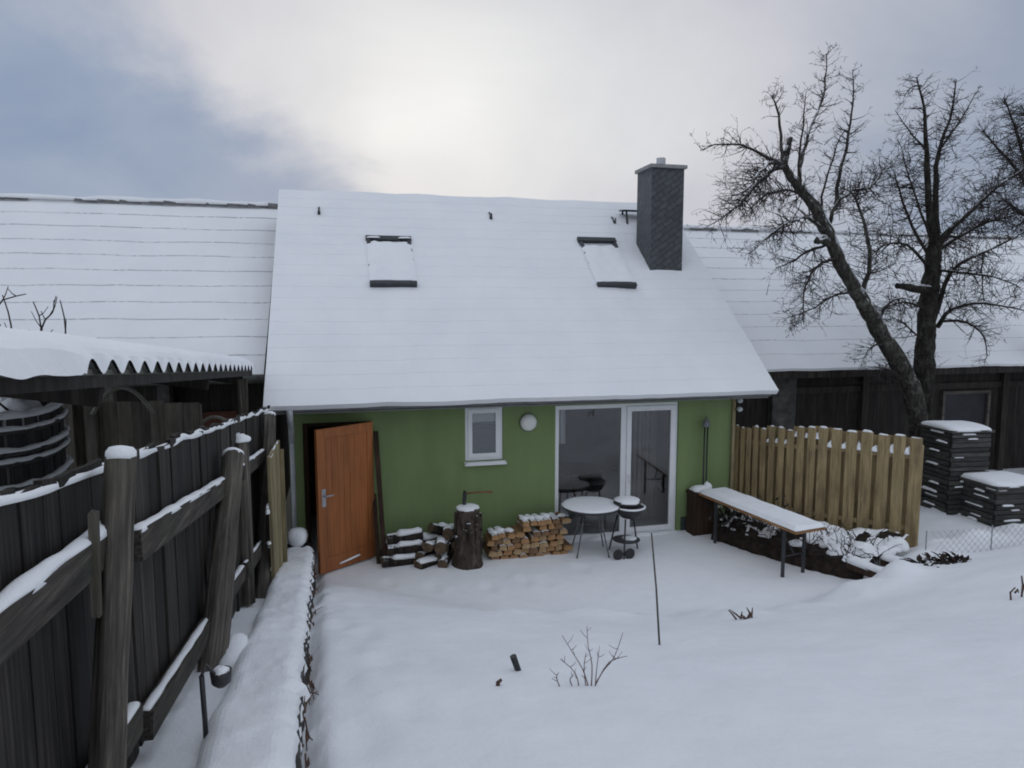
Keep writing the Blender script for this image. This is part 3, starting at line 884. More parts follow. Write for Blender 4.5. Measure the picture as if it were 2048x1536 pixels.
for idx, (bl, br, tl, tr) in enumerate((((740, 574), (834, 574), (736, 478), (820, 474)), ((1195, 576), (1272, 576), (1157, 482), (1236, 480)))):
    o = on_roof(*bl); w = (on_roof(*br) - o).length; hgt = (on_roof(*tl) - o).dot(UPS)
    mb = MB()
    obox(mb, o, 0, w, 0, .075, -.06, .075); obox(mb, o, 0, .06, .076, hgt - .061, -.06, .05); obox(mb, o, w - .06, w, .076, hgt - .061, -.06, .05)
    obox(mb, o, -.015, w + .015, hgt - .06, hgt + .05, -.06, .06 if idx else .045)
    sk = mb.build('roof_window', DARKMETAL, house)
    mb = MB(); P = lambda a, b, c: o + XV * a + UPS * b + RN * c
    mb.quad(P(.06, .076, .02), P(w - .06, .076, .02), P(w - .06, hgt - .06, .02), P(.06, hgt - .06, .02)); mb.build('pane', GLASS, sk)
    # snow lying on pane and side rails, thinner at the head
    mb = MB(); nu, nv_ = 18, 30
    def cov(i, j):
        a = -.004 + (w + .008) * i / nu; b = .085 + (hgt - .20 - (.06 if idx else .0)) * j / nv_
        edge = min(i, nu - i) / 2.5; edge2 = (nv_ - j) / 3
        c = .052 + .026 * min(1, edge) + .012 * nz(a * 7 + idx * 5, b * 7, 3)
        if j > nv_ - 4: b += .05 * nz(a * 12 + 3 + idx, 2.2) ; c *= max(.45, min(1, edge2))
        return P(a, b, c)
    G = [[cov(i, j) for i in range(nu + 1)] for j in range(nv_ + 1)]
    for j in range(nv_):
        for i in range(nu): mb.quad(G[j][i], G[j][i + 1], G[j + 1][i + 1], G[j + 1][i], 0, True)
    for i in range(nu):
        mb.quad(G[0][i] - RN * .05, G[0][i + 1] - RN * .05, G[0][i + 1], G[0][i]); mb.quad(G[nv_][i], G[nv_][i + 1], G[nv_][i + 1] - RN * .05, G[nv_][i] - RN * .05)
    for j in range(nv_):
        mb.quad(G[j + 1][0] - RN * .06, G[j][0] - RN * .06, G[j][0], G[j + 1][0]); mb.quad(G[j][nu] - RN * .06, G[j + 1][nu] - RN * .06, G[j + 1][nu], G[j][nu])
    mb.build('snow_cover', SNOW_ROOF, sk)
    if idx == 0:
        mb = MB(); mb.ridge([P(.0, hgt - .005, .04), P(w * .3, hgt - .0, .04)], .1, .03, seed=3); mb.build('snow_patch', SNOW_ROOF, sk); mb = MB(); mb.ridge([P(w * .72, hgt - .005, .04), P(w, hgt, .04)], .1, .035, seed=8); mb.build('snow_patch', SNOW_ROOF, sk)
for (u, v) in ((638, 428), (982, 438), (1229, 447)):
    o = on_roof(u, v); mb = MB(); P = lambda a, b, c: o + XV * a + UPS * b + RN * c
    mb.tube([P(0, .24, -.02), P(0, .18, .02), P(0, .02, .03), P(0, -.02, .07), P(0, .03, .1)], .014, 6); obox(mb, o, -.022, .022, -.02, .05, .0, .03)
    mb.build('roof_hook', DARKMETAL, house)
# sweep's step near the ridge beside the chimney
o = on_roof(1243, 436); mb = MB(); P = lambda a, b, c: o + XV * a + UPS * b + RN * c
mb.hexa([P(-.02, 0, .16), P(.5, 0, .16), P(.5, .16, .04), P(-.02, .16, .04), P(-.02, 0, .19), P(.5, 0, .19), P(.5, .16, .07), P(-.02, .16, .07)])
for a in (.06, .42): mb.beam(P(a, .02, .16), P(a + .0, -.22, -.02), .03, .03); mb.beam(P(a, .16, .05), P(a, .12, -.03), .03, .03)
mb.build('roof_step', DARKMETAL, house)
# chimney
cb = on_roof(1300, 541); cw = (on_roof(1363, 541) - cb).length
cx0, cx1, cyf = cb.x, cb.x + cw, cb.y
cz1 = at_y(1330, 336, cyf).z
dep = .62
cyb = cyf + dep
mb = MB(); mb.hexa([(cx0, cyf, cb.z - .12), (cx1, cyf, cb.z - .12), (cx1, cyb, cb.z - .12), (cx0, cyb, cb.z - .12), (cx0, cyf, cz1), (cx1, cyf, cz1), (cx1, cyb, cz1), (cx0, cyb, cz1)])
chim = mb.build('chimney', SLATE, house)
mb = MB(); mb.box(cx0 - .04, cx1 + .04, cyf - .04, cyb + .04, cz1 + .001, cz1 + .06); mb.build('chimney_cap', simple('cap concrete', [(.3, (.2, .2, .2)), (.7, (.33, .33, .32))], 8), chim)
mb = MB(); mb.ridge([(cx0 - .01, (cyf + cyb) / 2, cz1 + .06), (cx1 + .01, (cyf + cyb) / 2, cz1 + .06)], dep + .0, .05, seed=3, var=.2); mb.build('snow_cap', SNOW, chim)
mb = MB(); fc = ((cx0 + cx1) / 2, (cyf + cyb) / 2, cz1 + .06); mb.lathe(fc, [(.085, 0), (.085, .17), (.07, .171), (.07, .12)], 18); mb.build('flue', ZINC, chim)

# ------------------------------------------------------------------ neighbouring barns


def barn(name, label, x0, x1, ye, ze, yr, zr, wy, wallmat, seed, dark, courses):
    b = thing(name, ((x0 + x1) / 2, wy, 0), label, 'barn')
    d = slab(x0 + .02, x1 - .02, ye, ze, yr, zr, .1); e = slab(x0 + .02, x1 - .02, 2 * yr - ye, ze, yr, zr, .1); k = len(d.v)
    d.v += e.v; d.f += [tuple(i + k for i in f) for f in e.f]; d.m += e.m; d.s += e.s
    r = d.build('roof', TILE, b)
    roof_sheet(x0, x1, ye - .05, ze - .03, yr, zr, courses, .05, .013, dark, seed, thick=.06, lump=.02, run=2.2).build('snow_cover', [SNOW_ROOF, DUSTED], r)
    roof_sheet(x0, x1, 2 * yr - ye, ze, yr, zr, 4, 1.0, .02, 0, seed + 1, thick=.06).build('snow_cover', [SNOW_ROOF, TILE], r)
    # ridge tiles peeping out of the snow
    mb = MB(); x = x0
    while x < x1 - .1:
        L = .36
        if nz(x * .9 + seed * 2, seed) + random.uniform(-.45, .45) > -.1:
            q = []
            for i in range(7):
                a = math.pi * i / 6
                q.append((math.cos(a) * .13, math.sin(a) * .1))
            mb = MB()
            for (p, s) in zip(q[:-1], q[1:]):
                mb.quad((x, yr + p[0], zr + p[1] + .03), (x + L, yr + p[0] * .9, zr + p[1] * .9 + .02), (x + L, yr + s[0] * .9, zr + s[1] * .9 + .02), (x, yr + s[0], zr + s[1] + .03), 0, True)
            mb.build('ridge_tile', TILE, r)
        x += L
    mb = MB(); mb.ridge([(x0, yr - .02, zr + .07), (x1, yr - .02, zr + .07)], .2, .085, seed=seed, var=.45, freq=2.2, step=.09, gap=-.55); mb.build('ridge_snow', SNOW_ROOF, r)
    mb = MB(); yb = 2 * yr - wy
    sl = (zr - ze) / (yr - ye); zw = ze + sl * (wy - ye) - .12
    mb.quad((x0, wy, -.3), (x1, wy, -.3), (x1, wy, zw), (x0, wy, zw)); mb.quad((x1, yb, -.3), (x0, yb, -.3), (x0, yb, zw), (x1, yb, zw))
    mb.poly([(x0, yb, -.3), (x0, wy, -.3), (x0, wy, zw), (x0, yr, zr - .15), (x0, yb, zw)]); mb.poly([(x1, wy, -.3), (x1, yb, -.3), (x1, yb, zw), (x1, yr, zr - .15), (x1, wy, zw)])
    mb.build('wall', wallmat, b)
    return b, r


barnl, br_ = barn('tiled_barn', 'barn whose snowy roof shows dark tile edges, left of the green house', -16, -1.06, 10.5, 2.64, 14.2, 5.44, 10.85, DARKWOOD, 11.0, .6, 11)
mb = MB(); mb.tube([(-16, 10.42, 2.6), (-1.0, 10.42, 2.6)], .06, 10); mb.build('gutter', CEMENT, barnl)
mb = MB(); mb.hexa([(-1.95, 10.8, 1.6), (-1.3, 10.8, 1.6), (-1.3, 10.846, 1.6), (-1.95, 10.846, 1.6), (-2.05, 10.8, 2.1), (-1.5, 10.8, 2.1), (-1.5, 10.846, 2.1), (-2.05, 10.846, 2.1)]); mb.build('brick_patch', BRICK, barnl)
mb = MB(); mb.box(-2.5, -2.34, 10.6, 10.84, 2.12, 2.55); mb.build('rafter_end', GREYPLASTER, barnl)
barnr, brr = barn('timber_barn', 'long dark timber barn with snow covered roof behind the bare trees', 6.75, 26, 11, 2.49, 15, 5.36, 11.55, DARKWOOD, 23.0, .15, 12)
mb = MB(); mb.box(6.7, 26, 10.97, 10.995, 2.34, 2.5); mb.build('fascia', DARKWOOD, barnr)
mb = MB(); mb.box(7.8, 8.3, 11.4, 11.548, -.1, 2.35); mb.build('plaster_pier', GREYPLASTER, barnr)
p = at_y(1590, 800, 11.4)
BARNPOST = wood_mat('barn posts', (.02, .018, .016), (.045, .04, .035), (.09, .08, .07))
for u in (1732, 1862, 2012):
    q = at_y(u, 800, 11.45); mb = MB(); mb.box(q.x - .07, q.x + .07, 11.46, 11.549, -.1, 2.5); mb.build('timber_post', BARNPOST, barnr)
mb = MB(); mb.box(8.36, 24, 11.515, 11.548, 1.98, 2.1); mb.build('timber_rail', BARNPOST, barnr)
wa, wb = at_y(1885, 783, 11.5), at_y(1975, 850, 11.5)
mb = MB(); frame_rect(mb, wa.x, wb.x, wb.z - .1, wa.z, .06, 11.47, 11.549); wn = mb.build('window', wood_mat('grey window wood', (.05, .046, .042), (.1, .092, .083), (.17, .157, .14), axis='x'), barnr)
mb = MB(); mb.quad((wa.x + .06, 11.52, wb.z - .04), (wb.x - .06, 11.52, wb.z - .04), (wb.x - .06, 11.52, wa.z - .06), (wa.x + .06, 11.52, wa.z - .06)); mb.build('pane', simple('dusty glass', [(.3, (.012, .013, .017)), (.7, (.026, .026, .032))], 4, rough=.4, bstr=0), wn)

# ------------------------------------------------------------------ shed with corrugated roof behind the old fence
SX = -1.12
ez = lambda y: 3.275 - .084 * (y - 3.8)
shed = thing('corrugated_shed', (-2.2, 6, 0), 'lean-to shed with thick snow on its corrugated roof beyond the old fence', 'shed')
mb = MB(); pitch = .262 * 1.12; y = 1.2; st = pitch / 10
Y0, Y1, XB = .6, 9.8, -2.9


def wave(y): return .036 * (1 + math.cos(2 * math.pi * (y - 3.19 * 1.12) / pitch))


ys = []; y = Y0
while y < Y1: ys.append(y); y += st
prev = None
for y in ys:
    e = Vector((SX, y, ez(y) + wave(y))); b = Vector((XB, y, ez(y) + .27 + wave(y)))
    if prev: mb.quad(prev[0], e, b, prev[1], 0, True)
    prev = (e, b)
sr = mb.build('roof', CEMENT, shed)
# dark closure behind the waves (purlin) so crests read as dark openings
mb = MB(); mb.beam((SX - .06, Y0, ez(Y0) - .032), (SX - .06, Y1, ez(Y1) - .032), .08, .06)
mb.beam((XB + .1, Y0, ez(Y0) + .19), (XB + .1, Y1, ez(Y1) + .19), .08, .12)
for y in (1.0, 4.1, 7.2, 9.6): mb.beam((SX - .12, y, ez(y) - .12), (XB + .1, y, ez(y) + .12), .07, .1)
mb.build('roof_timber', DARKWOOD, shed)
mb = MB(); mb.beam((SX - .03, Y0, ez(Y0) + .012), (SX - .03, Y1, ez(Y1) + .012), .02, .03); mb.build('painted_gap_light', simple('painted snow and gap light', [(.3, (.1, .105, .085)), (.7, (.19, .195, .165))], 9), shed)  # added pale strip, its colour imitates snow and daylight seen through the waves
for y in (1.0, 9.6):
    for (x, h) in ((SX - .12, -.1), (XB + .1, .13)):
        mb = MB(); mb.beam((x, y, -.1), (x, y, ez(y) + h), .11, .11, up=(0, 1, 0)); mb.build('post', OLDPOST, shed)
# thick snow; its underside follows the valleys, overhanging and slumped at the near end
mb = MB(); nx = 22
def snow_h(s, y):
    t = min(1, s / .16); base = .1 * math.sqrt(max(0, 1 - (1 - t) ** 2)) + .02
    return base * (1 + .15 * nz(y * .9, s * 1.5, 4)) + .02 * nz(y * 2.5, s * 3, 9)
rows = []
for j, y in enumerate(ys):
    row = []
    near = max(0.0, min(1.0, (3.55 - y) / .3)); near = near * near * (3 - 2 * near)
    for i in range(nx + 1):
        s = (i / nx) ** 1.6 * (SX - XB)
        x = SX - s
        z = ez(y) + .27 * s / (SX - XB)
        wv = wave(y) * (1 if i else 1)
        if i == 0:
            low = wave(y) + .004
            zz_ = z + low * (1 - near) + near * (.0 + .02 * nz(y * 5, 2)); xx_ = x + .015 + .05 * near
        else:
            zz_ = z + max(wave(y) + .02, .04 + snow_h(s, y)); xx_ = x + near * .05 * (1 - t_ if (t_ := min(1, s / .3)) < 1 else 0)
        row.append((xx_, y, zz_))
    rows.append(row)
for j in range(len(rows) - 1):
    for i in range(nx): mb.quad(rows[j][i], rows[j + 1][i], rows[j + 1][i + 1], rows[j][i + 1], 0, i > 0)
for r in (rows[0], rows[-1]):
    mb.poly(r + [(r[-1][0], r[-1][1], r[-1][2] - .3), (r[0][0], r[0][1], r[0][2])] if r is rows[-1] else (r + [(r[-1][0], r[-1][1], r[-1][2] - .3)])[::-1])
mb.build('snow_cover', SNOW, sr)

# grey board partition under the shed roof
gp = thing('grey_board_partition', (-2.1, 8, 0), 'grey vertical board partition standing under the shed roof', 'partition')
pa, pb = at_y(128, 800, 8.0), at_y(402, 806, 8.0)
mb = MB(); x = pa.x; i = 0
while x < pb.x:
    w = random.uniform(.15, .2); t = .006 * (i % 2); h = pa.z + (pb.z - pa.z) * (x - pa.x) / (pb.x - pa.x) + random.uniform(-.015, .01)
    mb.box(x, min(x + w - .006, pb.x), 8.0 + t, 8.025 + t, .2, h); x += w; i += 1
mb.build('board_panel', GREYBOARD, gp)
mb = MB(); mb.box(pa.x - .02, pa.x + .1, 7.9, 7.99, .2, pa.z + .12); mb.box(pa.x + .2, pa.x + .3, 7.92, 7.995, .2, pa.z + .03); mb.build('post', GREYBOARD, gp)
for (u0, v0, u1, v1, vt, Yh, lab) in ((205, 800, 292, 806, 775, 7.8, 'pale curved hoop arching over the grey board partition under the shed'), (398, 850, 468, 862, 834, 8.6, 'pale curved hoop between the board partition and the old fence')):
    a, b = at_y(u0, v0, Yh), at_y(u1, v1, Yh); t = at_y((u0 + u1) / 2, vt, Yh).z
    pts = []
    for i in range(-3, 15):
        s = i / 12; x = a.x + (b.x - a.x) * s; z = t - (t - (a.z + b.z) / 2) * ((s - .45) * 2) ** 2 * .95
        pts.append((x, Yh, z))
    mb = MB(); mb.tube(pts, .022, 8)
    solo(mb, 'garden_hoop', ROPE, (a.x, Yh, a.z - .5), lab, 'hoop', 'hoops behind the old fence')

# slatted crate full of cut branches, snow on every slat
bE = at_y(112, 900, 6.2); bR = .95; bC = Vector((bE.x - bR, 6.2, 0)); fY = 6.2 - bR * .7
cr = thing('slatted_compost_bin', (bC.x, bC.y, .5), 'round dark stave bin with curved bands of snow, beyond the old fence', 'compost bin')
zq = lambda v: at_y(50, v, fY).z
ztop = zq(838)
mb = MB()
for k in range(40):
    a = 2 * math.pi * k / 40; c_, s_ = math.cos(a), math.sin(a); p = bC + Vector((c_, s_, 0)) * bR
    mb.beam((p.x, p.y, .5), (p.x, p.y, ztop + random.uniform(-.02, .02)), .105, .025, up=(c_, s_, 0))
mb.build('stave_wall', BINWOOD_V, cr)
arc = lambda r, z: [(bC.x + math.cos(a) * r, bC.y + math.sin(a) * r, z + .012 * math.sin(a * 5)) for a in [math.radians(-200 + 8 * k) for k in range(31)]]
for v, w, h in ((868, .06, .05), (912, .07, .06), (934, .06, .05), (985, .07, .05), (1030, .06, .05)):
    z = zq(v); mb = MB()
    mb.tube(arc(bR + .03, z), .024, 8); hp = mb.build('band', BINWOOD, cr)
    mb = MB(); mb.ridge(arc(bR + .03, z + .018), w * .8, h * .5, seed=v * .1, var=.6, freq=7); mb.build('snow_cap', SNOW, hp)
mb = MB(); mb.ridge(arc(bR, ztop - .005), .07, .05, seed=3, var=.6, freq=6); mb.build('snow_rim', SNOW, cr)
mb = MB()
for i in range(26):
    a, q = random.uniform(0, 6.28), random.uniform(0, .75); mb.blob((bC.x + math.cos(a) * q * bR, bC.y + math.sin(a) * q * bR, ztop - .14), random.uniform(.12, .25), random.uniform(.12, .25), random.uniform(.08, .22), seed=i)
tag(mb.build('snow_heap', SNOW, cr), kind='stuff')
mb = MB()
for i in range(90):
    a, q = random.uniform(0, 6.28), random.uniform(0, .85); p = Vector((bC.x + math.cos(a) * q * bR, bC.y + math.sin(a) * q * bR, ztop - .08))
    d = Vector((random.uniform(-1, 1), random.uniform(-1, 1), random.uniform(.1, 1))).normalized(); L = random.uniform(.12, .35)
    mb.tube([p, p + d * L * .5 + Vector((0, 0, .03)), p + d * L], [.012, .009, .005], 5)
tag(mb.build('cut_branches', TWIG, cr), kind='stuff')

# ------------------------------------------------------------------ old dark fence
FX = -.9
old = thing('old_board_fence', (FX, 5, terrain(FX, 5)), 'old dark weathered board fence running downhill on the left, snow along its top edge', 'fence')
top = lambda y: 3.09 - .105 * (y - 2.18) + .018 * nz(y * 2.2, 5)
bays = [(.3, 3.02), (3.02, 6.05), (6.05, 9.75)]
tops = []
for bi, (a, b) in enumerate(bays):
    mb = MB(); y = a
    while y < b - .02:
        w = random.uniform(.11, .165); w = min(w, b - y); g = random.uniform(.004, .014)
        zt = top(y) + random.uniform(-.02, .015); zt2 = zt + random.uniform(-.012, .012) - .008
        t = random.uniform(0, .014); zb = terrain(FX, y) - .02 + random.uniform(0, .06); ln = random.uniform(-.02, .02)
        x1, x0 = FX + t, FX + t - .024
        mb.hexa([(x0, y + ln, zb), (x1, y + ln, zb), (x1, y + w - g + ln, zb), (x0, y + w - g + ln, zb), (x0, y, zt), (x1, y, zt), (x1, y + w - g, zt2), (x0, y + w - g, zt2)])
        tops.append(((x0 + x1) / 2, y + w / 2, (zt + zt2) / 2)); y += w
    mb.build('board_panel', OLDWOOD, old)
mb = MB(); mb.ridge([(FX - .006, .3 + .1 * k, top(.3 + .1 * k) - .004) for k in range(95)], .04, .03, seed=5, var=.5, freq=5, gap=-.55, step=.03, sink=.03)
mb.build('snow_cap', SNOW, old)
rails = [(-.84, .3, 2.96, 2.95, 2.80), (-.84, 3.06, 2.69, 6.0, 2.285), (-.84, 6.15, 2.28, 9.1, 1.93), (-.84, .3, 2.3, 2.95, 2.02), (-.84, 3.06, 1.91, 6.0, 1.47), (-.84, 6.15, 1.43, 9.1, .95)]
for i, (x, ya, za, yb, zb) in enumerate(rails):
    mb = MB(); mb.beam((x, ya, za - .06), (x, yb, zb - .06), .06, .12, jit=.006); r = mb.build('rail', OLDRAIL, old)
    mb = MB(); wdt = (.06, .055, .045, .045, .04, .035)[i]; hh = (.036, .026, .025, .022, .02, .02)[i]
    yy0 = ya + .02
    mb.ridge([(x, yy0, za + .002 - (zb - za) * 0), (x, yb, zb + .002)], wdt, hh, seed=i * 3.3, var=.35, freq=5, step=.025, n=9, gap=None if i in (0, 1, 4) else -.45)
    mb.build('snow_cap', SNOW, r)
posts = [((240, 915), (214, 1520), -.79, .05), ((466, 912), (424, 1330), -.79, .074), ((539, 832), (526, 1200), -.8, .066)]
for i, (pt, pbm, X, r) in enumerate(posts):
    a, b = at_x(*pt, X), at_x(*pbm, X)
    d = (b - a).normalized(); b = a + d * ((a.z - terrain(X, b.y) + .25) / -d.z)
    mb = MB(); n = 16; L = (a - b).length; pts = [Vector((.008 * nz(k * .4, i * 5), .012 * nz(k * .5, i * 3), L * k / n)) for k in range(n + 1)]
    mb.tube(pts, [r * (1.12 - .12 * k / n) for k in range(n + 1)], 28, rough=.26, grain=i + 1.0)
    p = mb.build('post', OLDPOST); p.parent = old; p.location = b - WLOC[old.name]
    p.rotation_euler = (a - b).to_track_quat('Z', 'Y').to_euler(); WLOC[p.name] = b
    mb = MB(); mb.lathe(a, [(r * .98, -.01), (r * 1.06, .006), (r * 1.04, .022), (r * .82, .036), (r * .35, .042), (.004, .043)], 16, rough=.15, seed=i * 2.0); mb.v = [tuple((Vector(q) - a) + Vector((0, 0, L))) for q in mb.v]; sc_ = mb.build('snow_cap', SNOW); sc_.parent = p
# a second, taller post behind the middle one, with a snow clump
a = at_x(480, 880, -.86); mb = MB(); mb.tube([(a.x, a.y, 1.0), (a.x, a.y, a.z)], .07, 12, rough=.15); p = mb.build('post', OLDPOST, old)
mb = MB(); mb.blob((a.x, a.y, a.z - .01), .085, .085, .06, seed=4); mb.build('snow_cap', SNOW, p)
# broken splinter beside the near post
mb = MB(); s = at_x(192, 1060, -.8); mb.beam((-.8, s.y, s.z + .06), (-.81, s.y - .0, s.z - .3), .03, .03, up=(0, 1, 0), jit=.008); mb.build('splinter', OLDPOST, old)

# pale new boards between the old fence and the house
pf = thing('pale_board_panel', (-.7, 8.2, 0), 'narrow pale yellow board panel at the house end of the old fence', 'panel')
mb = MB(); y = 7.12
while y < 8.2:
    zt = 2.14 - (y - 7.12) * .03 + random.uniform(-.01, .01)
    mb.box(-.72 - .01 * random.random(), -.695, y, y + .135, terrain(-.7, y) - .1, zt); y += .142
mb.build('board_panel', PALEWOOD, pf)
mb = MB(); mb.box(-.692, -.655, 8.2, 8.26, 0, 2.0); mb.build('post', PALEWOOD, pf)
mb = MB()
mb.ridge([(-.71, 7.15, 2.135), (-.71, 8.25, 2.1)], .03, .02, seed=3, gap=-.2)
for z in (.98, 1.22, 1.27, 1.58, 1.63): mb.blob((-.735, 7.05 + random.random() * .15, z), .02, .035, random.uniform(.02, .05), seed=z * 9)
mb.build('snow_cap', SNOW, pf)

# ------------------------------------------------------------------ low garden wall with snow
lw = thing('low_garden_wall', (-.45, 6, terrain(-.45, 6)), 'low stone garden wall under a thick band of snow left of the yard', 'wall')
mb = MB(); ys_ = [-.6 + .1 * i for i in range(102)]
prev = None
for y in ys_:
    y = min(y, 9.52); z = wt(y) - .07; r = wxr(y) + .022 * nz(y * 3, 1) + .018 * nz(y * 8, 6) - .004; l = wxl(y) + .02; zb = min(terrain(r + .1, y), terrain(l, y)) - .35
    sec = [(l, y, zb), (l, y, z), (r + .012 * nz(y * 9, 4), y, z), (r + .02 * nz(y * 8, 2) - .0, y, (z + zb) / 2 + .12), (r + .02, y, zb)]
    if prev:
        for k in range(4): mb.quad(prev[k], prev[k + 1], sec[k + 1], sec[k])
    else: mb.poly(sec)
    prev = sec
mb.poly(prev[::-1]); mb.build('wall', STONE, lw)
mb = MB(); rows = []; n = 20
yy = -.6
while yy <= 9.54:
    l, r, z = wxl(yy) - .015 + .03 * nz(yy * 1.7, 7), wxr(yy) - .002 + .03 * nz(yy * 3.5, 2) + .04 * nz(yy * 11, 5), wt(yy)
    row = []
    for i in range(n + 1):
        a = i / n; x = l + (r - l) * a; e = min(a, 1 - a) / .26; e = math.sqrt(max(0, 1 - (1 - min(1, e)) ** 2))
        endf = min(1, (9.54 - yy) / .12 + .25)
        row.append((x, yy, z - .075 + .085 * e * endf + .032 * fbm(x * 2.5 + 2, yy * 1.6, 3, 4) * e - (.03 + .04 * max(0, nz(yy * 5, 3))) * (1 - e)))
    rows.append(row); yy += .05
for a, b in zip(rows[:-1], rows[1:]):
    for i in range(n): mb.quad(a[i], a[i + 1], b[i + 1], b[i], 0, True)
mb.poly(rows[-1]); mb.build('snow_cap', SNOW, lw)
# dry creeper on the yard side of that wall
mb = MB(); random.seed(21)
for i in range(45):
    y = 2.3 + random.random() ** 1.3 * 6.6
    if nz(y * 1.6, 8) < -.25: continue
    z = wt(y) - random.uniform(.05, .16); x = wxr(y) + .005 + random.uniform(0, .02)
    p = Vector((x, y, z)); pts = [p]
    d = Vector((random.uniform(-.1, .2), random.uniform(-1, 1), random.uniform(-.8, .3))).normalized()
    for k in range(4):
        p = p + d * random.uniform(.02, .05); d = (d + Vector((random.uniform(-.3, .3), random.uniform(-.5, .5), random.uniform(-.6, .4)))).normalized(); pts.append(p)
    mb.tube(pts, [.005, .0045, .004, .003, .002], 5)
    if random.random() < .5:
        q = pts[2]; mb.quad(q, q + Vector((.01, .03, .01)), q + Vector((.015, .035, -.03)), q + Vector((.005, 0, -.03)))
solo(mb, 'dry_creeper', STALK, (-.2, 4, wt(4) - .3), 'dark dry creeper clinging to the yard side of the low snowy wall', 'creeper')

# bucket with snow ball at wall end, stake etc.
p = at_z(571, 1100, .2); p = Vector((-.62, 9.55, .0))
pot = thing('flower_pot', p, 'dark flower pot heaped with snow beside the downpipe and the low wall', 'flower pot')
mb = MB(); mb.lathe(p, [(.11, 0), (.14, .38), (.155, .38), (.155, .44), (.135, .44), (.13, .4)], 18); mb.build('pot', TERRACOTTA, pot)
mb = MB(); zc = at_y(571, 1072, 9.55).z
mb.lathe((p.x, p.y, zc - .1), [(.06, -.06), (.125, 0), (.14, .08), (.12, .15), (.07, .19), (.005, .2)], 16, rough=.25, seed=3.0); mb.build('snow_cap', SNOW, pot)
mb = MB()
for i in range(9):
    a = random.uniform(0, 6.28); mb.tube([(p.x, p.y, .4), (p.x + math.cos(a) * .1, p.y + math.sin(a) * .1, zc - .12), (p.x + math.cos(a) * .19, p.y + math.sin(a) * .19, zc - .14 + random.uniform(-.04, .06))], [.006, .005, .003], 5)
mb.build('stem', simple('evergreen stem', [(.3, (.02, .035, .025)), (.7, (.05, .08, .06))], 8), pot)

b0 = at_x(410, 1440, -.6); t0 = at_x(403, 1352, -.6)
st_ = thing('black_garden_stake', (b0.x, b0.y, b0.z - .1), 'black metal stake with a small snow filled cup beside the low wall', 'stake')
mb = MB(); c0_ = at_x(442, 1350, -.53)
mb.tube([(b0.x, b0.y, b0.z - .15), b0, t0], .011, 8); mb.tube([t0, t0 + Vector((.01, .06, .015)), c0_ + Vector((-.02, -.03, .02))], .008, 8); mb.build('rod', BLACKMETAL, st_)
mb = MB(); mb.lathe(c0_, [(.02, -.05), (.04, -.03), (.045, .02), (.04, .022), (.036, .0)], 16); cup = mb.build('cup', BLACKMETAL, st_)
mb = MB(); mb.blob(c0_ + Vector((0, 0, .008)), .037, .037, .028, seed=2); mb.build('snow_cap', SNOW, cup)
mb = MB(); a, b = at_x(458, 1318, -.68), at_x(474, 1262, -.68)
mb.tube([a + Vector((0, 0, -.09)), b + Vector((0, 0, -.09))], 0.06, 12, rough=.1)
lg = thing('garden_log', (a.x, a.y, a.z - .2), 'snow covered log lying in the gap between the old fence and the low wall', 'log')
mb.build('bark', FIREBARK, lg)
mb = MB(); mb.ridge([a + Vector((0, -.03, -.06)), b + Vector((0, .03, -.06))], .13, .07, seed=3); mb.build('snow_cap', SNOW, lg)

# ------------------------------------------------------------------ firewood
random.seed(5)


def log_mesh(L, r, split, seed, axis='x'):
    """a round or split log along local x, lying on z=0"""
    mb = MB(); n = 10
    prof = []
    for k in range(n):
        a = 2 * math.pi * k / n; rr = r * (1 + .13 * nz(math.cos(a) * 2 + seed, math.sin(a) * 2, seed))
        y, z = math.cos(a) * rr, math.sin(a) * rr
        if split and z > r * .15: z = r * .15 + (z - r * .15) * .15
        prof.append((y, z + r))
    for k in range(n):
        p, q = prof[k], prof[(k + 1) % n]
        flat = split and p[1] > r * 1.1 and q[1] > r * 1.1
        mb.quad((-L / 2, *p), (-L / 2, *q), (L / 2, *q), (L / 2, *p), 1 if flat else 0, not flat)
    mb.poly([(-L / 2, *p) for p in prof][::-1], 2); mb.poly([(L / 2, *p) for p in prof], 2)
    return mb


LOGS = [log_mesh(.42, .085, False, 1.0), log_mesh(.36, .095, True, 4.0), log_mesh(.5, .075, False, 8.0)]
protos = []
for i, m in enumerate(LOGS):
    o = m.build('round_log', [FIREBARK, CUTDARK, CUTDARK]); protos.append(o)
    c = MB(); r = (.085, .095, .075)[i]; L = (.42, .36, .5)[i]
    c.ridge([(-L / 2 + .01, 0, 2 * r * (.93 if i != 1 else .62)), (L / 2 - .01, 0, 2 * r * (.93 if i != 1 else .62))], r * 1.55, .055, seed=i * 5.0, var=.45, gap=-.5 if i == 2 else None)
    s = c.build('snow_cap', SNOW, None); s.parent = o
heap = [  # x, y, z, proto, rot z, tilt, snowy
    (.72, 9.62, -.01, 2, .08, 0), (.72, 9.8, 0, 0, -.1, 0), (.78, 9.68, .15, 2, .1, .04), (.76, 9.82, .16, 0, -.06, 0), (.80, 9.75, .3, 2, .05, 0),
    (1.14, 9.55, -.02, 1, .7, .05), (1.06, 9.72, .0, 0, 1.1, 0), (1.16, 9.68, .15, 1, .9, .25), (1.3, 9.72, .0, 0, 1.35, 0), (1.42, 9.6, .0, 2, 1.2, 0),
    (1.32, 9.66, .16, 0, 1.5, .1), (1.44, 9.75, .16, 1, 1.3, -.2), (1.36, 9.82, .3, 2, .5, .35), (1.5, 9.85, .28, 0, 1.1, .2), (1.02, 9.85, .18, 0, .3, -.1),
    (1.2, 9.88, .16, 2, .2, .0), (1.62, 9.8, .0, 0, 1.2, 0), (1.6, 9.68, .14, 1, 1.1, .2)]
used = set()
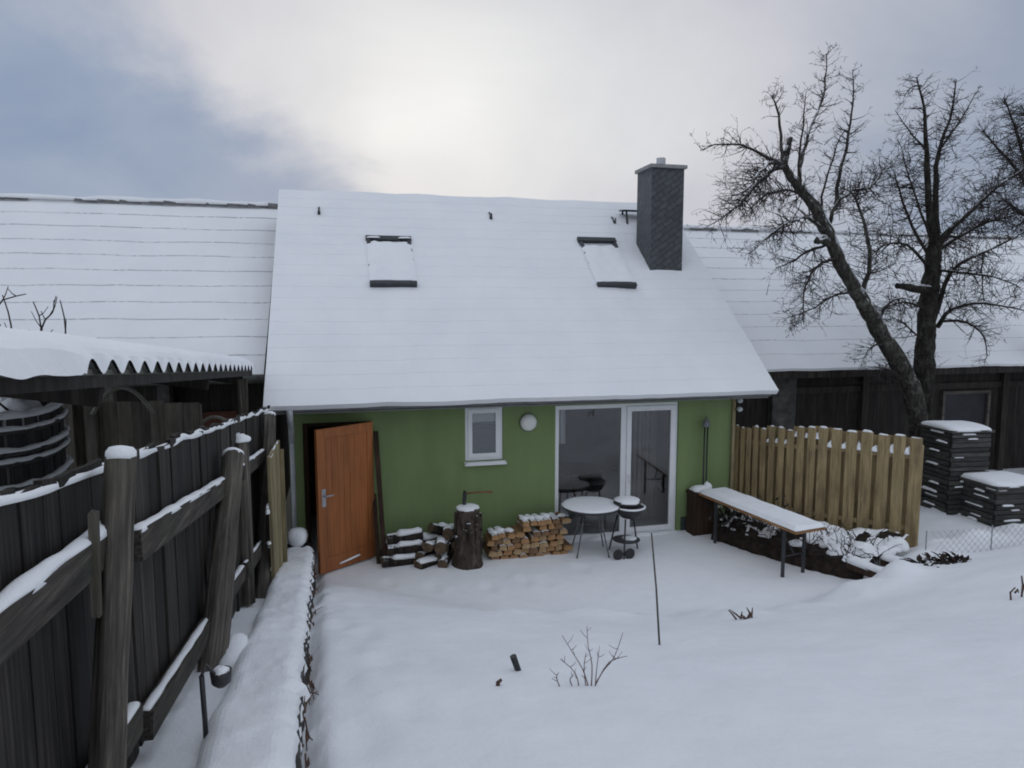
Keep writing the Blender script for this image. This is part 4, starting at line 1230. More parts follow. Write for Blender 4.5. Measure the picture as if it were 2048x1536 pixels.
for i, (x, y, z, k, rz, ti) in enumerate(heap):
    src = protos[k]
    if k in used:
        o = src.copy(); COL.objects.link(o)
        for ch in src.children:
            if z > .1 or i in (0, 5):
                c = ch.copy(); COL.objects.link(c); c.parent = o
    else:
        o = src; used.add(k)
    o.location = (x + random.uniform(-.05, .05), y + random.uniform(-.03, .03), z); o.rotation_euler = (random.uniform(-.25, .25), ti + random.uniform(-.08, .08), rz + random.uniform(-.16, .16))
    side = 'in the left half of the heap' if x < 1.0 else 'in the jumbled right half of the heap'
    lev = 'lying on the ground' if z < .1 else ('resting in the middle' if z < .25 else 'on top')
    tag(o, f'dark snowy log {lev} {side}', 'log', 'dark logs heaped beside the chopping block')

# chopping block and axe
cbk = at_z(937, 1128, 0); cbk.y = 9.42; cbk.x = at_y(937, 1128, 9.42).x
blk = thing('chopping_block', cbk, 'tall bark covered chopping block with an axe stuck in its snowy top', 'chopping block')
zt = at_y(937, 1016, 9.42).z
mb = MB(); mb.lathe(cbk, [(.235, -.05), (.222, .05), (.188, .2), (.17, .4), (.165, zt - .05), (.16, zt)], 24, rough=.16); tr_ = mb.build('trunk', STUMPBARK, blk)
mb = MB(); mb.lathe(cbk + Vector((0, 0, zt)), [(.152, -.02), (.166, .006), (.162, .02), (.13, .034), (.06, .04), (.004, .042)], 22, rough=.08); mb.build('snow_cap', SNOW, blk)
mb = MB()
for i in range(26):
    a = random.uniform(0, 6.28); z = random.uniform(.1, zt - .15); r = .18 - .02 * z / zt + .01
    mb.beam(cbk + Vector((math.cos(a) * r, math.sin(a) * r, z)), cbk + Vector((math.cos(a) * (r + .0), math.sin(a) * r, z + random.uniform(.1, .3))), .05, .03, up=(math.cos(a), math.sin(a), 0), jit=.01)
mb.build('bark_flake', STUMPBARK, blk)
ax0 = at_y(918, 1006, 9.45); ax1 = at_y(990, 1000, 9.62)
axe = thing('axe', ax0, 'small axe with brown handle stuck in the top of the chopping block', 'axe')
hz = at_y(930, 992, 9.45)
mb = MB(); mb.beam(hz + Vector((0, 0, .06)), hz + Vector((-.015, 0, -.12)), .035, .05, up=(1, 0, 0)); mb.beam(hz + Vector((0, .05, .05)), hz + Vector((0, -.05, .045)), .03, .03); mb.build('axe_head', BLACKMETAL, axe)
mb = MB(); mb.tube([hz + Vector((-.02, 0, .03)), hz + Vector((.15, .03, .035)), hz + Vector((.4, .06, .02))], [.016, .014, .018], 8); mb.build('handle', simple('axe handle', [(.3, (.12, .06, .03)), (.7, (.22, .12, .06))], 10), axe)

# split firewood stack
def split_piece(w, h, L, seed):
    mb = MB(); r = random.Random(seed)
    k = r.choice((0, 1, 2))
    if k == 0: prof = [(-w / 2, 0), (w / 2, .0), (w * .36, h * .8), (0, h), (-w * .42, h * .75)]
    elif k == 1: prof = [(-w / 2, h * .2), (-w * .1, 0), (w / 2, h * .12), (w * .45, h * .9), (-w * .3, h)]
    else: prof = [(-w / 2, 0), (w * .45, h * .05), (w / 2, h * .7), (w * .1, h), (-w * .4, h * .9)]
    prof = [(a * r.uniform(.9, 1.05), b * r.uniform(.92, 1.05)) for a, b in prof]
    n = len(prof); t = r.uniform(-.1, .1)
    f = [(a, -L / 2, b) for a, b in prof]; g = [(a + t * .1, L / 2, b) for a, b in prof]
    mb.poly(f, 0); mb.poly(g[::-1], 0)
    for i in range(n): mb.quad(f[i], g[i], g[(i + 1) % n], f[(i + 1) % n], 2 if (k == 0 and i in (2, 3)) else 1)
    return mb


CUTS = [CUT,
        simple('cut wood, orange', [(.3, (.27, .145, .062)), (.7, (.43, .25, .12))], 9, stretch=(1, .3, 1), bstr=.4),
        simple('cut wood, brown', [(.3, (.12, .07, .035)), (.7, (.25, .15, .08))], 9, stretch=(1, .3, 1), bstr=.4)]
sp = [split_piece(.125, .085, .34, s).build('split_log', [CUTS[s % 3], CUTSIDE, FIREBARK]) for s in range(8)]
first = [True] * 8
sx0 = at_y(972, 1100, 9.6).x; sx1 = at_y(1128, 1100, 9.6).x
rows_ = 7; count = 0; tops_ = []
for r in range(rows_):
    z = -.03 + r * .082
    x = sx0 + (0 if r % 2 else .06)
    xe = sx1
    if r >= 5: x = sx0 + .52
    while x < xe - .05:
        w = random.uniform(.105, .145)
        hole = (.6 < x - sx0 + w / 2 < .73) and r in (4, 5)
        if not hole:
            k = random.randrange(8)
            if first[k]: o = sp[k]; first[k] = False
            else: o = sp[k].copy(); COL.objects.link(o)
            o.location = (x + w / 2, 9.68 + random.uniform(-.03, .03), z + random.uniform(-.005, .005)); s = w / .125
            o.scale = (s, 1, 1); o.rotation_euler = (0, random.uniform(-.12, .12), random.uniform(-.06, .06))
            topmost = r == 6 or (r == 4 and x < sx0 + .45)
            tag(o, 'pale split firewood piece ' + ('on the snow dusted top of the stack by the patio door' if topmost else 'inside the neat stack right of the chopping block'), 'firewood', 'split firewood in the stack')
            count += 1
            if topmost: tops_.append(o)
        x += w
for o in tops_:
    if random.random() < .75:
        mb = MB(); mb.ridge([(-.05, -.05, .075), (.05, .02, .078)], .16, .045, seed=random.random() * 9, var=.5); s = mb.build('snow_cap', SNOW); s.parent = o
for k in range(8):
    if first[k]: bpy.data.objects.remove(sp[k])

# ------------------------------------------------------------------ round table, grill
tc_ = at_z(1182, 1010, .72)
rt = thing('round_garden_table', (tc_.x, tc_.y, 0), 'round garden table with a disc of snow on top, in front of the patio door', 'table')
tr = (at_z(1240, 1010, .72) - at_z(1124, 1010, .72)).length / 2
mb = MB(); mb.lathe((tc_.x, tc_.y, .68), [(tr - .01, 0), (tr, .012), (tr, .03), (tr - .01, .035)], 36); mb.build('tabletop', DARKMETAL, rt)
mb = MB(); mb.lathe((tc_.x, tc_.y, .715), [(tr - .01, 0), (tr + .003, .008), (tr - .01, .022), (tr * .85, .032), (tr * .4, .038), (.01, .04)], 36, rough=.03); mb.build('snow_cap', SNOW, rt)
for a in (.6, 2.2, 3.75, 5.3):
    mb = MB(); c_, s_ = math.cos(a), math.sin(a)
    mb.tube([(tc_.x + c_ * tr * .35, tc_.y + s_ * tr * .35, .69), (tc_.x + c_ * tr * .55, tc_.y + s_ * tr * .55, .35), (tc_.x + c_ * tr * .8, tc_.y + s_ * tr * .8, -.02)], .011, 8); mb.build('leg', LEGMETAL, rt)
mb = MB(); mb.tube([(tc_.x + math.cos(a) * tr * .54, tc_.y + math.sin(a) * tr * .54, .36) for a in [k * .3142 for k in range(21)]], .008, 6); mb.build('ring', LEGMETAL, rt)

gc = at_z(1254, 1000, .8); gc.z = 0
gr = thing('kettle_grill', gc, 'small kettle grill with snow on its lid beside the round table', 'grill')
gr_r = .22
mb = MB(); mb.lathe((gc.x + .05, gc.y, .0), [(.05, .52), (.14, .55), (.19, .62), (.205, .68), (.21, .69), (.21, .7), (.18, .7)], 24); mb.build('bowl', BLACKMETAL, gr)
mb = MB(); mb.lathe((gc.x, gc.y, .0), [(.17, .74), (.2, .76), (.19, .8), (.1, .83), (.01, .84)], 24); ld = mb.build('lid', BLACKMETAL, gr)
mb = MB(); mb.lathe((gc.x, gc.y, .0), [(.19, .775), (.195, .785), (.185, .815), (.12, .838), (.01, .845)], 24, rough=.05); mb.build('snow_cap', SNOW, ld)
mb = MB(); mb.tube([(gc.x + .05 + math.cos(a) * .215, gc.y + math.sin(a) * .215, .7) for a in [k * .2618 for k in range(25)]], .015, 8); mb.build('snow_rim', SNOW, gr)
mb = MB()
for a in (.8, 2.4, 4.0): mb.tube([(gc.x + math.cos(a) * .06, gc.y + math.sin(a) * .06, .74), (gc.x + math.cos(a) * .05, gc.y + math.sin(a) * .05, .78)], .008)
mb.build('lid_support', BLACKMETAL, ld)
for a in (.5, 2.3, 4.2):
    mb = MB(); mb.tube([(gc.x + math.cos(a) * .15, gc.y + math.sin(a) * .15, .55), (gc.x + math.cos(a) * .28, gc.y + math.sin(a) * .28, -.02)], .013, 8); mb.build('leg', DARKMETAL, gr)
for a in (4.2,):
    for s in (-.09, .09):
        mb = MB(); wc = Vector((gc.x + math.cos(a) * .28 + s, gc.y + math.sin(a) * .28, .075)); mb.lathe(wc, [(.07, -.016), (.08, 0), (.07, .016)], 18, axis='y'); mb.build('wheel', BLACKMETAL, gr)
mb = MB(); mb.lathe((gc.x, gc.y, .2), [(.2, 0), (.2, .012)], 20); sh = mb.build('shelf', DARKMETAL, gr)
mb = MB(); mb.blob((gc.x + .05, gc.y, .21), .1, .1, .04, seed=5); mb.build('snow_cap', SNOW, sh)

# ------------------------------------------------------------------ bench table with snow
bt = thing('bench_table', (5.8, 8.9, 0), 'long narrow folding bench table covered with snow, beside the raised bed', 'table')
A = at_z(1398, 984, .75); B = at_z(1592, 1062, .75); C = at_z(1652, 1052, .75); D = A + (C - B)
L_ = [A, B, C, D]
mb = MB(); mb.hexa([Vector((p.x, p.y, .70)) for p in (B, C, D, A)] + [Vector((p.x, p.y, .735)) for p in (B, C, D, A)]); tb = mb.build('tabletop', BENCHWOOD, bt)
mb = MB(); nu, nv_ = 12, 44; G = []
for j in range(nv_ + 1):
    row = []
    for i in range(nu + 1):
        a, b = i / nu, j / nv_
        p = A.lerp(D, a).lerp(B.lerp(C, a), b)
        e = min(min(a, 1 - a) * nu / 1.3, min(b, 1 - b) * nv_ / 1.3, 1.0); e = math.sqrt(max(0, 1 - (1 - e) ** 2))
        row.append(Vector((p.x, p.y, .737 + .05 * e * (1 + .25 * nz(p.x * 4, p.y * 4, 2)) + .004)))
    G.append(row)
for j in range(nv_):
    for i in range(nu): mb.quad(G[j][i], G[j + 1][i], G[j + 1][i + 1], G[j][i + 1], 0, True)
mb.build('snow_cap', SNOW, tb)
dirl = (B - A).normalized(); acr = (D - A).normalized(); wd = (D - A).length; ln_ = (B - A).length
for t in (.16, .86):
    c0 = A + dirl * (ln_ * t)
    c0 = Vector((c0.x, c0.y, 0))
    for s in (.08, wd - .08):
        mb = MB(); q = c0 + acr * s; mb.beam((q.x, q.y, -.03), (q.x, q.y, .7), .035, .035, up=(0, 1, 0)); mb.build('leg', DARKMETAL, bt)
    mb = MB(); q0, q1 = c0 + acr * .1, c0 + acr * (wd - .1)
    mb.tube([(q0.x, q0.y, .3), (q1.x, q1.y, .3)], .01, 6)
    k = 1 if t < .5 else -1
    mb.tube([(*(c0 + acr * wd / 2 + dirl * .02)[:2], .3), (*(c0 + acr * wd / 2 + dirl * (.35 * k))[:2], .69)], .009, 6); mb.build('brace', DARKMETAL, bt)

# crate / post stuff at far end of table
p = Vector((5.42, 9.84, 0))
pb_ = thing('planter_box', p, 'dark brown planter box topped with snow at the house end of the bench table', 'planter')
mb = MB(); mb.box(5.34, 5.7, 9.74, 9.98, -.05, .72); mb.box(5.325, 5.715, 9.725, 9.995, .66, .7)
mb.build('box', BROWNWOOD, pb_)
mb = MB(); mb.ridge([(5.36, 9.86, .72), (5.68, 9.86, .72)], .24, .09, seed=4, var=.4); mb.blob((5.62, 9.84, .74), .07, .07, .1, seed=4); mb.build('snow_cap', SNOW, pb_)
p = at_y(1408, 990, 9.93)
pole = thing('garden_torch', (p.x, 9.93, 0), 'slim dark pole lamp standing against the green wall at the end of the bench table', 'lamp pole')
mb = MB(); mb.tube([(p.x - .022, 9.93, 0), (p.x - .022, 9.93, 1.72)], .013, 8); mb.tube([(p.x + .03, 9.93, 0), (p.x + .03, 9.93, 1.72)], .013, 8); mb.build('pole', BLACKMETAL, pole)
mb = MB(); mb.lathe((p.x + .004, 9.93, 1.72), [(.05, 0), (.06, .03), (.05, .1), (.02, .12), (.02, .16), (.005, .165)], 14); mb.build('lamp_head', simple('grey lamp head', [(.3, (.1, .11, .11)), (.7, (.18, .19, .19))], 9, rough=.5), pole)

# ------------------------------------------------------------------ yellow board fence on the right
yf = thing('pine_board_fence', (7.3, 9.3, 0), 'yellowish pine board fence with snow tufts in its gaps, right of the green house', 'fence')
FA, FB = Vector((6.42, 10.3, 0)), Vector((8.14, 8.4, 0))
fd = (FB - FA).normalized(); fnrm = Vector((-fd.y, fd.x, 0))
if fnrm.y > 0: fnrm = -fnrm


def fence_s(u):
    d = ray(u, 900); dv = Vector((d[0], d[1], 0)); n = Vector((fnrm.x, fnrm.y, 0)); t = FA.dot(n) / dv.dot(n)
    return (dv * t - FA).dot(fd)


us = [1832, 1800, 1767, 1734, 1703, 1674, 1646, 1623, 1602, 1581, 1562, 1544, 1528, 1513, 1499, 1486, 1475]
ss = [fence_s(u) for u in us]
mbr = MB(); mbs = MB(); tuft = []
for i, s in enumerate(ss):
    pitch_ = abs(ss[max(0, i - 1)] - ss[min(len(ss) - 1, i + 1)]) / (2 if 0 < i < len(ss) - 1 else 1)
    w = pitch_ * .74 if i < 8 else pitch_ * .7
    top_z = 1.765 - .03 * max(0, s) / 2.6 + random.uniform(-.015, .015) if i < 8 else 1.70 + random.uniform(-.03, .03)
    if i >= 12: top_z -= .05
    def board(cs, w, off, top_z, zb):
        mb = MB(); c = FA + fd * cs + fnrm * off; P = lambda a, t, z: c + fd * a + fnrm * t + Vector((0, 0, z))
        tl = random.uniform(-.008, .008)
        mb.hexa([P(-w / 2, .011, zb), P(w / 2, .011, zb), P(w / 2, -.011, zb), P(-w / 2, -.011, zb), P(-w / 2 + tl, .011, top_z), P(w / 2 + tl, .011, top_z - .004), P(w / 2 + tl, -.011, top_z - .004), P(-w / 2 + tl, -.011, top_z)])
        return mb.build('board', NEWWOOD, yf), P
    zb = terrain(*(FA + fd * s)[:2]) + .0
    o, P = board(s, w, .035, top_z, zb)
    mbs.ridge([P(-w / 2 + .01, 0, top_z), P(w / 2 - .01, 0, top_z - .004)], .026, .028, seed=i * 3.1, var=.8, step=.02)
    if i < len(ss) - 1:
        g = (s + ss[i + 1]) / 2; o2, P2 = board(g, w * .95, -.05, top_z - .02 + random.uniform(-.02, .02), zb)
        zr_ = 1.46 - .02 * i / 8 if i < 6 else (1.56 if i < 9 else 1.43)
        if i < 12:
            gp_ = FA + fd * g + fnrm * .012
            sz = .05 if i < 7 else .032
            mbs.blob((gp_.x, gp_.y, zr_), sz, sz * .8, sz * random.uniform(1.6, 2.3), seed=i * 1.3, rough=.5)
for z, sa, sb_ in ((1.43, ss[7] - .05, ss[0] + .06), (.35, ss[7] - .05, ss[0] + .06), (1.40, ss[-1] - .05, ss[8] + .04), (.35, ss[-1] - .05, ss[8] + .04)):
    a, b = FA + fd * sa, FA + fd * sb_; mb = MB(); mb.beam((a.x, a.y, z), (b.x, b.y, z), .044, .07); mb.build('rail', NEWWOOD, yf)
for s in (ss[0] + .03, ss[8] + .0, ss[-1] - .03):
    q = FA + fd * s - fnrm * .09; mb = MB(); mb.beam((q.x, q.y, -.2), (q.x, q.y, 1.6), .09, .09, up=(0, 1, 0)); mb.build('post', NEWWOOD, yf)
tag(mbs.build('snow_tuft', SNOW, yf), kind='stuff')

# ------------------------------------------------------------------ raised bed with dead plants and snow
rb = thing('raised_bed', (6.2, 8.8, 0), 'raised garden bed with dark soil edge and snowy dead plants behind the bench table', 'raised bed')
E0, E1 = Vector((5.5, 9.5, 0)), Vector((6.42, 7.35, 0)); Bk0, Bk1 = Vector((6.3, 10.1, 0)), Vector((7.95, 8.2, 0))
mb = MB(); ms = MB(); nj, ni = 60, 24; G = []
random.seed(11)
for j in range(nj + 1):
    b = j / nj; row = []
    for i in range(ni + 1):
        a = i / ni; p = E0.lerp(E1, b).lerp(Bk0.lerp(Bk1, b), a)
        wob = .05 * nz(b * 14, 3) + .02 * nz(b * 40, 8)
        h = .34 * min(1, a / .1) ** .7 + .1 * fbm(p.x * 2.2, p.y * 2.2, 5, 4) * min(1, a * 6)
        p = p + (E0 - Bk0).normalized() * wob * (1 - a)
        row.append(Vector((p.x, p.y, h - .06)))
    G.append(row)
for j in range(nj):
    for i in range(ni): mb.quad(G[j][i], G[j + 1][i], G[j + 1][i + 1], G[j][i + 1], 0, True)
mb.build('soil', SOIL, rb)
# snow cover with holes
for j in range(nj + 1):
    for i in range(ni + 1):
        v_ = G[j][i]; ms.v.append((v_.x, v_.y, v_.z + .03 + .035 * nz(v_.x * 4, v_.y * 4, 2) + .02 * nz(v_.x * 9, v_.y * 9, 4)))
for j in range(nj):
    for i in range(2, ni):
        p = G[j][i]
        if fbm(p.x * 3.1 + 3, p.y * 3.1, 7, 3) > .24 - .3 * (j / nj) - i * .014:
            q = j * (ni + 1) + i; ms.f.append((q, q + ni + 1, q + ni + 2, q + 1)); ms.m.append(0); ms.s.append(True)
for k in range(60):
    b = random.random(); a = random.uniform(.08, .7); p = E0.lerp(E1, b).lerp(Bk0.lerp(Bk1, b), a); r = random.uniform(.04, .12) * (1 + b * .7)
    if b < .5: r *= .38
    ms.blob((p.x, p.y, .26 + .08 * nz(p.x * 2, p.y * 2)), r, r, r * random.uniform(.5, .8), seed=k * 1.7, rough=.4)
tag(ms.build('snow_patch', SNOW, rb), kind='stuff')
mb = MB()
for k in range(230):
    b = random.random() ** 1.1; a = random.uniform(.03, .75); p = E0.lerp(E1, b).lerp(Bk0.lerp(Bk1, b), a); p.z = .2
    d = Vector((random.uniform(-.6, .6), random.uniform(-.6, .6), 1)).normalized(); pts = [p]; L = random.uniform(.06, .13) * (1.15 if b < .5 else .8)
    for s in range(4):
        p = p + d * L; d = (d + Vector((random.uniform(-.5, .5), random.uniform(-.5, .5), random.uniform(-.45, .1)))).normalized(); pts.append(p)
    mb.tube(pts, [.008, .007, .006, .005, .003], 4)
    for s in range(1 if b < .5 else 0):
        q = random.choice(pts[1:]); e = Vector((random.uniform(-1, 1), random.uniform(-1, 1), random.uniform(-.8, .3))).normalized(); f_ = e.cross(Vector((0, 0, 1))).normalized()
        mb.quad(q, q + e * .05 + f_ * .03, q + e * .1, q + e * .05 - f_ * .03)
o = mb.build('dead_plants', simple('dead plants', [(.3, (.012, .011, .01)), (.7, (.05, .042, .035))], 9, bstr=0), rb); tag(o, kind='stuff')
ms = MB()
for k in range(40):
    b = random.random(); a = random.uniform(.05, .5); p = E0.lerp(E1, b).lerp(Bk0.lerp(Bk1, b), a)
    ms.blob((p.x, p.y, random.uniform(.34, .52) - b * .06), random.uniform(.02, .05), random.uniform(.02, .05), random.uniform(.015, .035), seed=k)
tag(ms.build('snow_tuft', SNOW, rb), kind='stuff')
for i, (ua, va, ub, vb) in enumerate(((1768, 1112, 1876, 1150), (1700, 1118, 1830, 1172))):
    a, b = at_z(ua, va, .34), at_z(ub, vb, .34)
    t = thing('timber_beam', ((a.x + b.x) / 2, (a.y + b.y) / 2, .3), ('snow topped timber lying at the foot of the pine board fence', 'snow topped timber lying across the near end of the raised bed')[i], 'timber')
    mb = MB(); mb.beam((a.x, a.y, .28), (b.x, b.y, .28), .13, .1, jit=.008); mb.build('beam', BROWNWOOD, t)
    mb = MB(); mb.ridge([(a.x, a.y, .33), (b.x, b.y, .33)], .17, .075, seed=i * 4 + 1, var=.35); mb.build('snow_cap', SNOW, t)

# ------------------------------------------------------------------ board stacks (compost bins) on the right
def bin_(name, u, vtop, zbase, dist_y, wx, wy, label, rot, seed, lid=.0):
    base = at_y(u, vtop, dist_y); h = base.z - zbase
    o = thing(name, (base.x, base.y, zbase), label, 'compost bin')
    r = random.Random(seed); mb, ms = MB(), MB(); nb = int(h / .075)
    ca, sa = math.cos(rot), math.sin(rot)
    def W(x, y, z): return Vector((base.x + ca * x - sa * y, base.y + sa * x + ca * y, zbase + z))
    for k in range(nb):
        z = k * h / nb; g = r.uniform(.006, .022); t = r.uniform(-.02, .015)
        for (xa, xb, ya, yb) in ((-wx, wx, -wy + t, -wy + .03 + t), (-wx, wx, wy - .03, wy), (-wx + t, -wx + .03 + t, -wy + .05, wy - .05), (wx - .03, wx, -wy + .05, wy - .05)):
            mb.hexa([W(xa, ya, z), W(xb, ya, z), W(xb, yb, z), W(xa, yb, z), W(xa, ya, z + h / nb - g), W(xb, ya, z + h / nb - g), W(xb, yb, z + h / nb - g), W(xa, yb, z + h / nb - g)])
        if r.random() < .5: s = r.uniform(-.95, -.1) * wx; ms.ridge([W(s, -wy - .0 + t, z + h / nb - g), W(min(wx * .95, s + r.uniform(.3, .9) * wx), -wy - .0 + t, z + h / nb - g)], .045, .028, seed=k, var=.6, step=.03)
        if r.random() < .7: s = r.uniform(-.95, -.1) * wy; ms.ridge([W(-wx - .0 + t, s, z + h / nb - g), W(-wx + t, min(wy * .95, s + r.uniform(.4, 1.0) * wy), z + h / nb - g)], .045, .028, seed=k + 40, var=.6, step=.03)
    mb.hexa([W(-wx + .04, -wy + .04, 0), W(wx - .04, -wy + .04, 0), W(wx - .04, wy - .04, 0), W(-wx + .04, wy - .04, 0), W(-wx + .04, -wy + .04, h - .05), W(wx - .04, -wy + .04, h - .05), W(wx - .04, wy - .04, h - .05), W(-wx + .04, wy - .04, h - .05)])
    mb.build('plank_frame', BINWOOD, o); tag(ms.build('snow_ledge', SNOW, o), kind='stuff')
    mb = MB(); mb.hexa([W(-wx - .04, -wy - .04, h), W(wx + .04, -wy - .04, h), W(wx + .04, wy + .04, h), W(-wx - .04, wy + .04, h)] + [W(-wx - .04, -wy - .04, h + .04), W(wx + .04, -wy - .04, h + .04), W(wx + .04, wy + .04, h + .04), W(-wx - .04, wy + .04, h + .04)]); ldd = mb.build('lid', BINWOOD, o)
    mb = MB(); mb.ridge([W(-wx - .03, 0, h + .04), W(wx + .03, 0, h + .04)], wy * 2.1, .085, seed=seed, var=.2, freq=2, n=11, step=.05); mb.build('snow_cap', SNOW, ldd)
    return o


bin_('plank_compost_bin', 1910, 858, .2, 9.4, .34, .36, 'taller compost bin of dark snowy planks right behind the pine board fence', math.radians(-6), 3)
bin_('plank_compost_bin', 1996, 964, .2, 8.75, .4, .4, 'lower compost bin of dark planks standing right of the taller one', math.radians(-4), 9)

# wire netting along the snow bank
def netting():
    o = thing('wire_netting', (9.2, 8.1, .3), 'pale wire netting standing low in the snow by the compost bins', 'netting')
    a, b = at_z(1850, 1118, .35), at_z(2110, 1095, .45)
    mb = MB(); d = b - a; L = d.length; d.normalize(); H_ = .36; st = .085; n = int(L / st)
    for i in range(-4, n):
        for s in (1, -1):
            s0 = i * st if s > 0 else (i + 4) * st
            p = a + d * max(0, s0); q = s0 + s * H_
            p0 = a + d * s0; p1 = a + d * q
            if s0 < 0 or q < 0 or s0 > L or q > L: continue
            mb.tube([(p0.x, p0.y, p0.z - .05), (p1.x, p1.y, p1.z + H_)], .0022, 3, caps=False)
    mb.build('wire_mesh', MESHWIRE, o)
    mb = MB()
    for t in (0, .5, 1): p = a.lerp(b, t); mb.tube([(p.x, p.y, p.z - .15), (p.x, p.y, p.z + H_ + .02)], .008, 6)
    mb.build('stake', MESHWIRE, o)


netting()

# ------------------------------------------------------------------ trees
def smooth(pts, k=3):
    out = []
    for i in range(len(pts) - 1):
        p0, p1, p2, p3 = pts[max(0, i - 1)], pts[i], pts[i + 1], pts[min(len(pts) - 1, i + 2)]
        for j in range(k):
            t = j / k
            out.append(.5 * ((2 * p1) + (p2 - p0) * t + (2 * p0 - 5 * p1 + 4 * p2 - p3) * t * t + (3 * p1 - p0 - 3 * p2 + p3) * t ** 3))
    out.append(pts[-1]); return out


def twig(mb, p, d, L, r, depth, rng, droop, up):
    """a crooked shoot that forks; short fruit spurs along it"""
    n = max(3, int(L / .09)); pts = [p.copy()]; q = p.copy(); d = d.normalized()
    for i in range(n):
        d = (d + Vector((rng.uniform(-.28, .28), rng.uniform(-.28, .28), rng.uniform(-.28, .28) - droop + up))).normalized()
        q = q + d * (L / n); pts.append(q.copy())
    rad = [max(.0019, r * (1 - .75 * i / n)) for i in range(n + 1)]
    mb.tube(pts, rad, 4 if r > .008 else 3, caps=False)
    if depth > 0:
        m = rng.randint(3, 5) if depth > 1 else rng.randint(2, 4)
        for k in range(m):
            i = rng.randint(max(1, n // 4), n); a = pts[i]
            t = (pts[i] - pts[i - 1]).normalized()
            e = Vector((rng.uniform(-1, 1), rng.uniform(-1, 1), rng.uniform(-1, 1)))
            e = (e - t * e.dot(t)).normalized()
            twig(mb, a, (t * .85 + e * .75), L * rng.uniform(.32, .6), rad[i] * .7, depth - 1, rng, droop, up)
    else:
        for i in range(1, n):
            if rng.random() < .45:
                e = Vector((rng.uniform(-1, 1), rng.uniform(-1, 1), rng.uniform(-.6, 1))).normalized()
                mb.tube([pts[i], pts[i] + e * rng.uniform(.03, .08)], [.004, .003], 3, caps=False)


def tree_from(limbs, TP, name, label, base, mats, seed, dens=2.3, clumps=(), snow_line=False):
    rng = random.Random(seed)
    t = thing(name, base, label, 'tree')
    tk, cr_ = MB(), MB()
    sn = MB()
    for (pts, r0, r1, kind, spread) in limbs:
        P = smooth([TP(*p) for p in pts], 6 if r0 > .08 else 3); n = len(P)
        rad = [r0 + (r1 - r0) * i / (n - 1) for i in range(n)]
        jit = [p + Vector((nz(i * .7, seed, r0 * 50), nz(i * .7, seed + 5, 2), nz(i * .7, 9, seed))) * (.03 if r0 < .05 else .02) for i, p in enumerate(P)]
        jit[0] = P[0]
        (tk if r0 >= .03 else cr_).tube(jit, rad, 16 if r0 > .08 else (8 if r0 > .02 else 5), rough=.34 if r0 > .05 else .08)
        line = []
        if r0 >= .06:
            for i in range(1, n - 1):
                d = (jit[i + 1] - jit[i - 1]).normalized()
                nu_ = Vector((0, 0, 1)) - d * d.z
                if snow_line and abs(d.z) < .93: line.append(jit[i] + nu_.normalized() * rad[i] * .88)
        if len(line) > 2: sn.ridge(line, r0 * .8, .03, seed=r0 * 40, var=.8, freq=3, gap=-.2, step=.05)
        if kind == 'bare': continue
        L = sum((b - a).length for a, b in zip(P[:-1], P[1:])); m = int(L / spread[0] * dens)
        for k in range(m):
            f = rng.uniform(spread[3] if len(spread) > 3 else .12, 1.0); i = min(n - 2, int(f * (n - 1)))
            p = jit[i].lerp(jit[i + 1], f * (n - 1) - i); d = (jit[i + 1] - jit[i]).normalized()
            e = Vector((rng.uniform(-1, 1), rng.uniform(-1, 1), rng.uniform(-1, 1))); e = (e - d * e.dot(d)).normalized()
            droop, up = {'up': (0, .07), 'droop': (.05, 0), 'mix': (.02, .01)}[kind]
            twig(cr_, p, d * .45 + e, rng.uniform(*spread[1]) * (1 - .35 * f), max(.0042, min(.0085, rad[i] * .5)), spread[2], rng, droop, up)
    for (x, y, rr, m) in clumps:
        c = TP(x, y)
        for k in range(m):
            p = c + Vector((rng.gauss(0, 1), rng.gauss(0, 1), rng.gauss(0, 1))) * rr * .35
            twig(cr_, p, Vector((rng.uniform(-1, 1), rng.uniform(-1, 1), rng.uniform(-.7, 1))), rng.uniform(.25, .5), .007, 1, rng, .02, .02)
    trk = tk.build('trunk', mats[0], t)
    if sn.v: tag(sn.build('snow_dusting', SNOW, trk), kind='stuff')
    cr_.build('crown', mats[1], t)
    return t


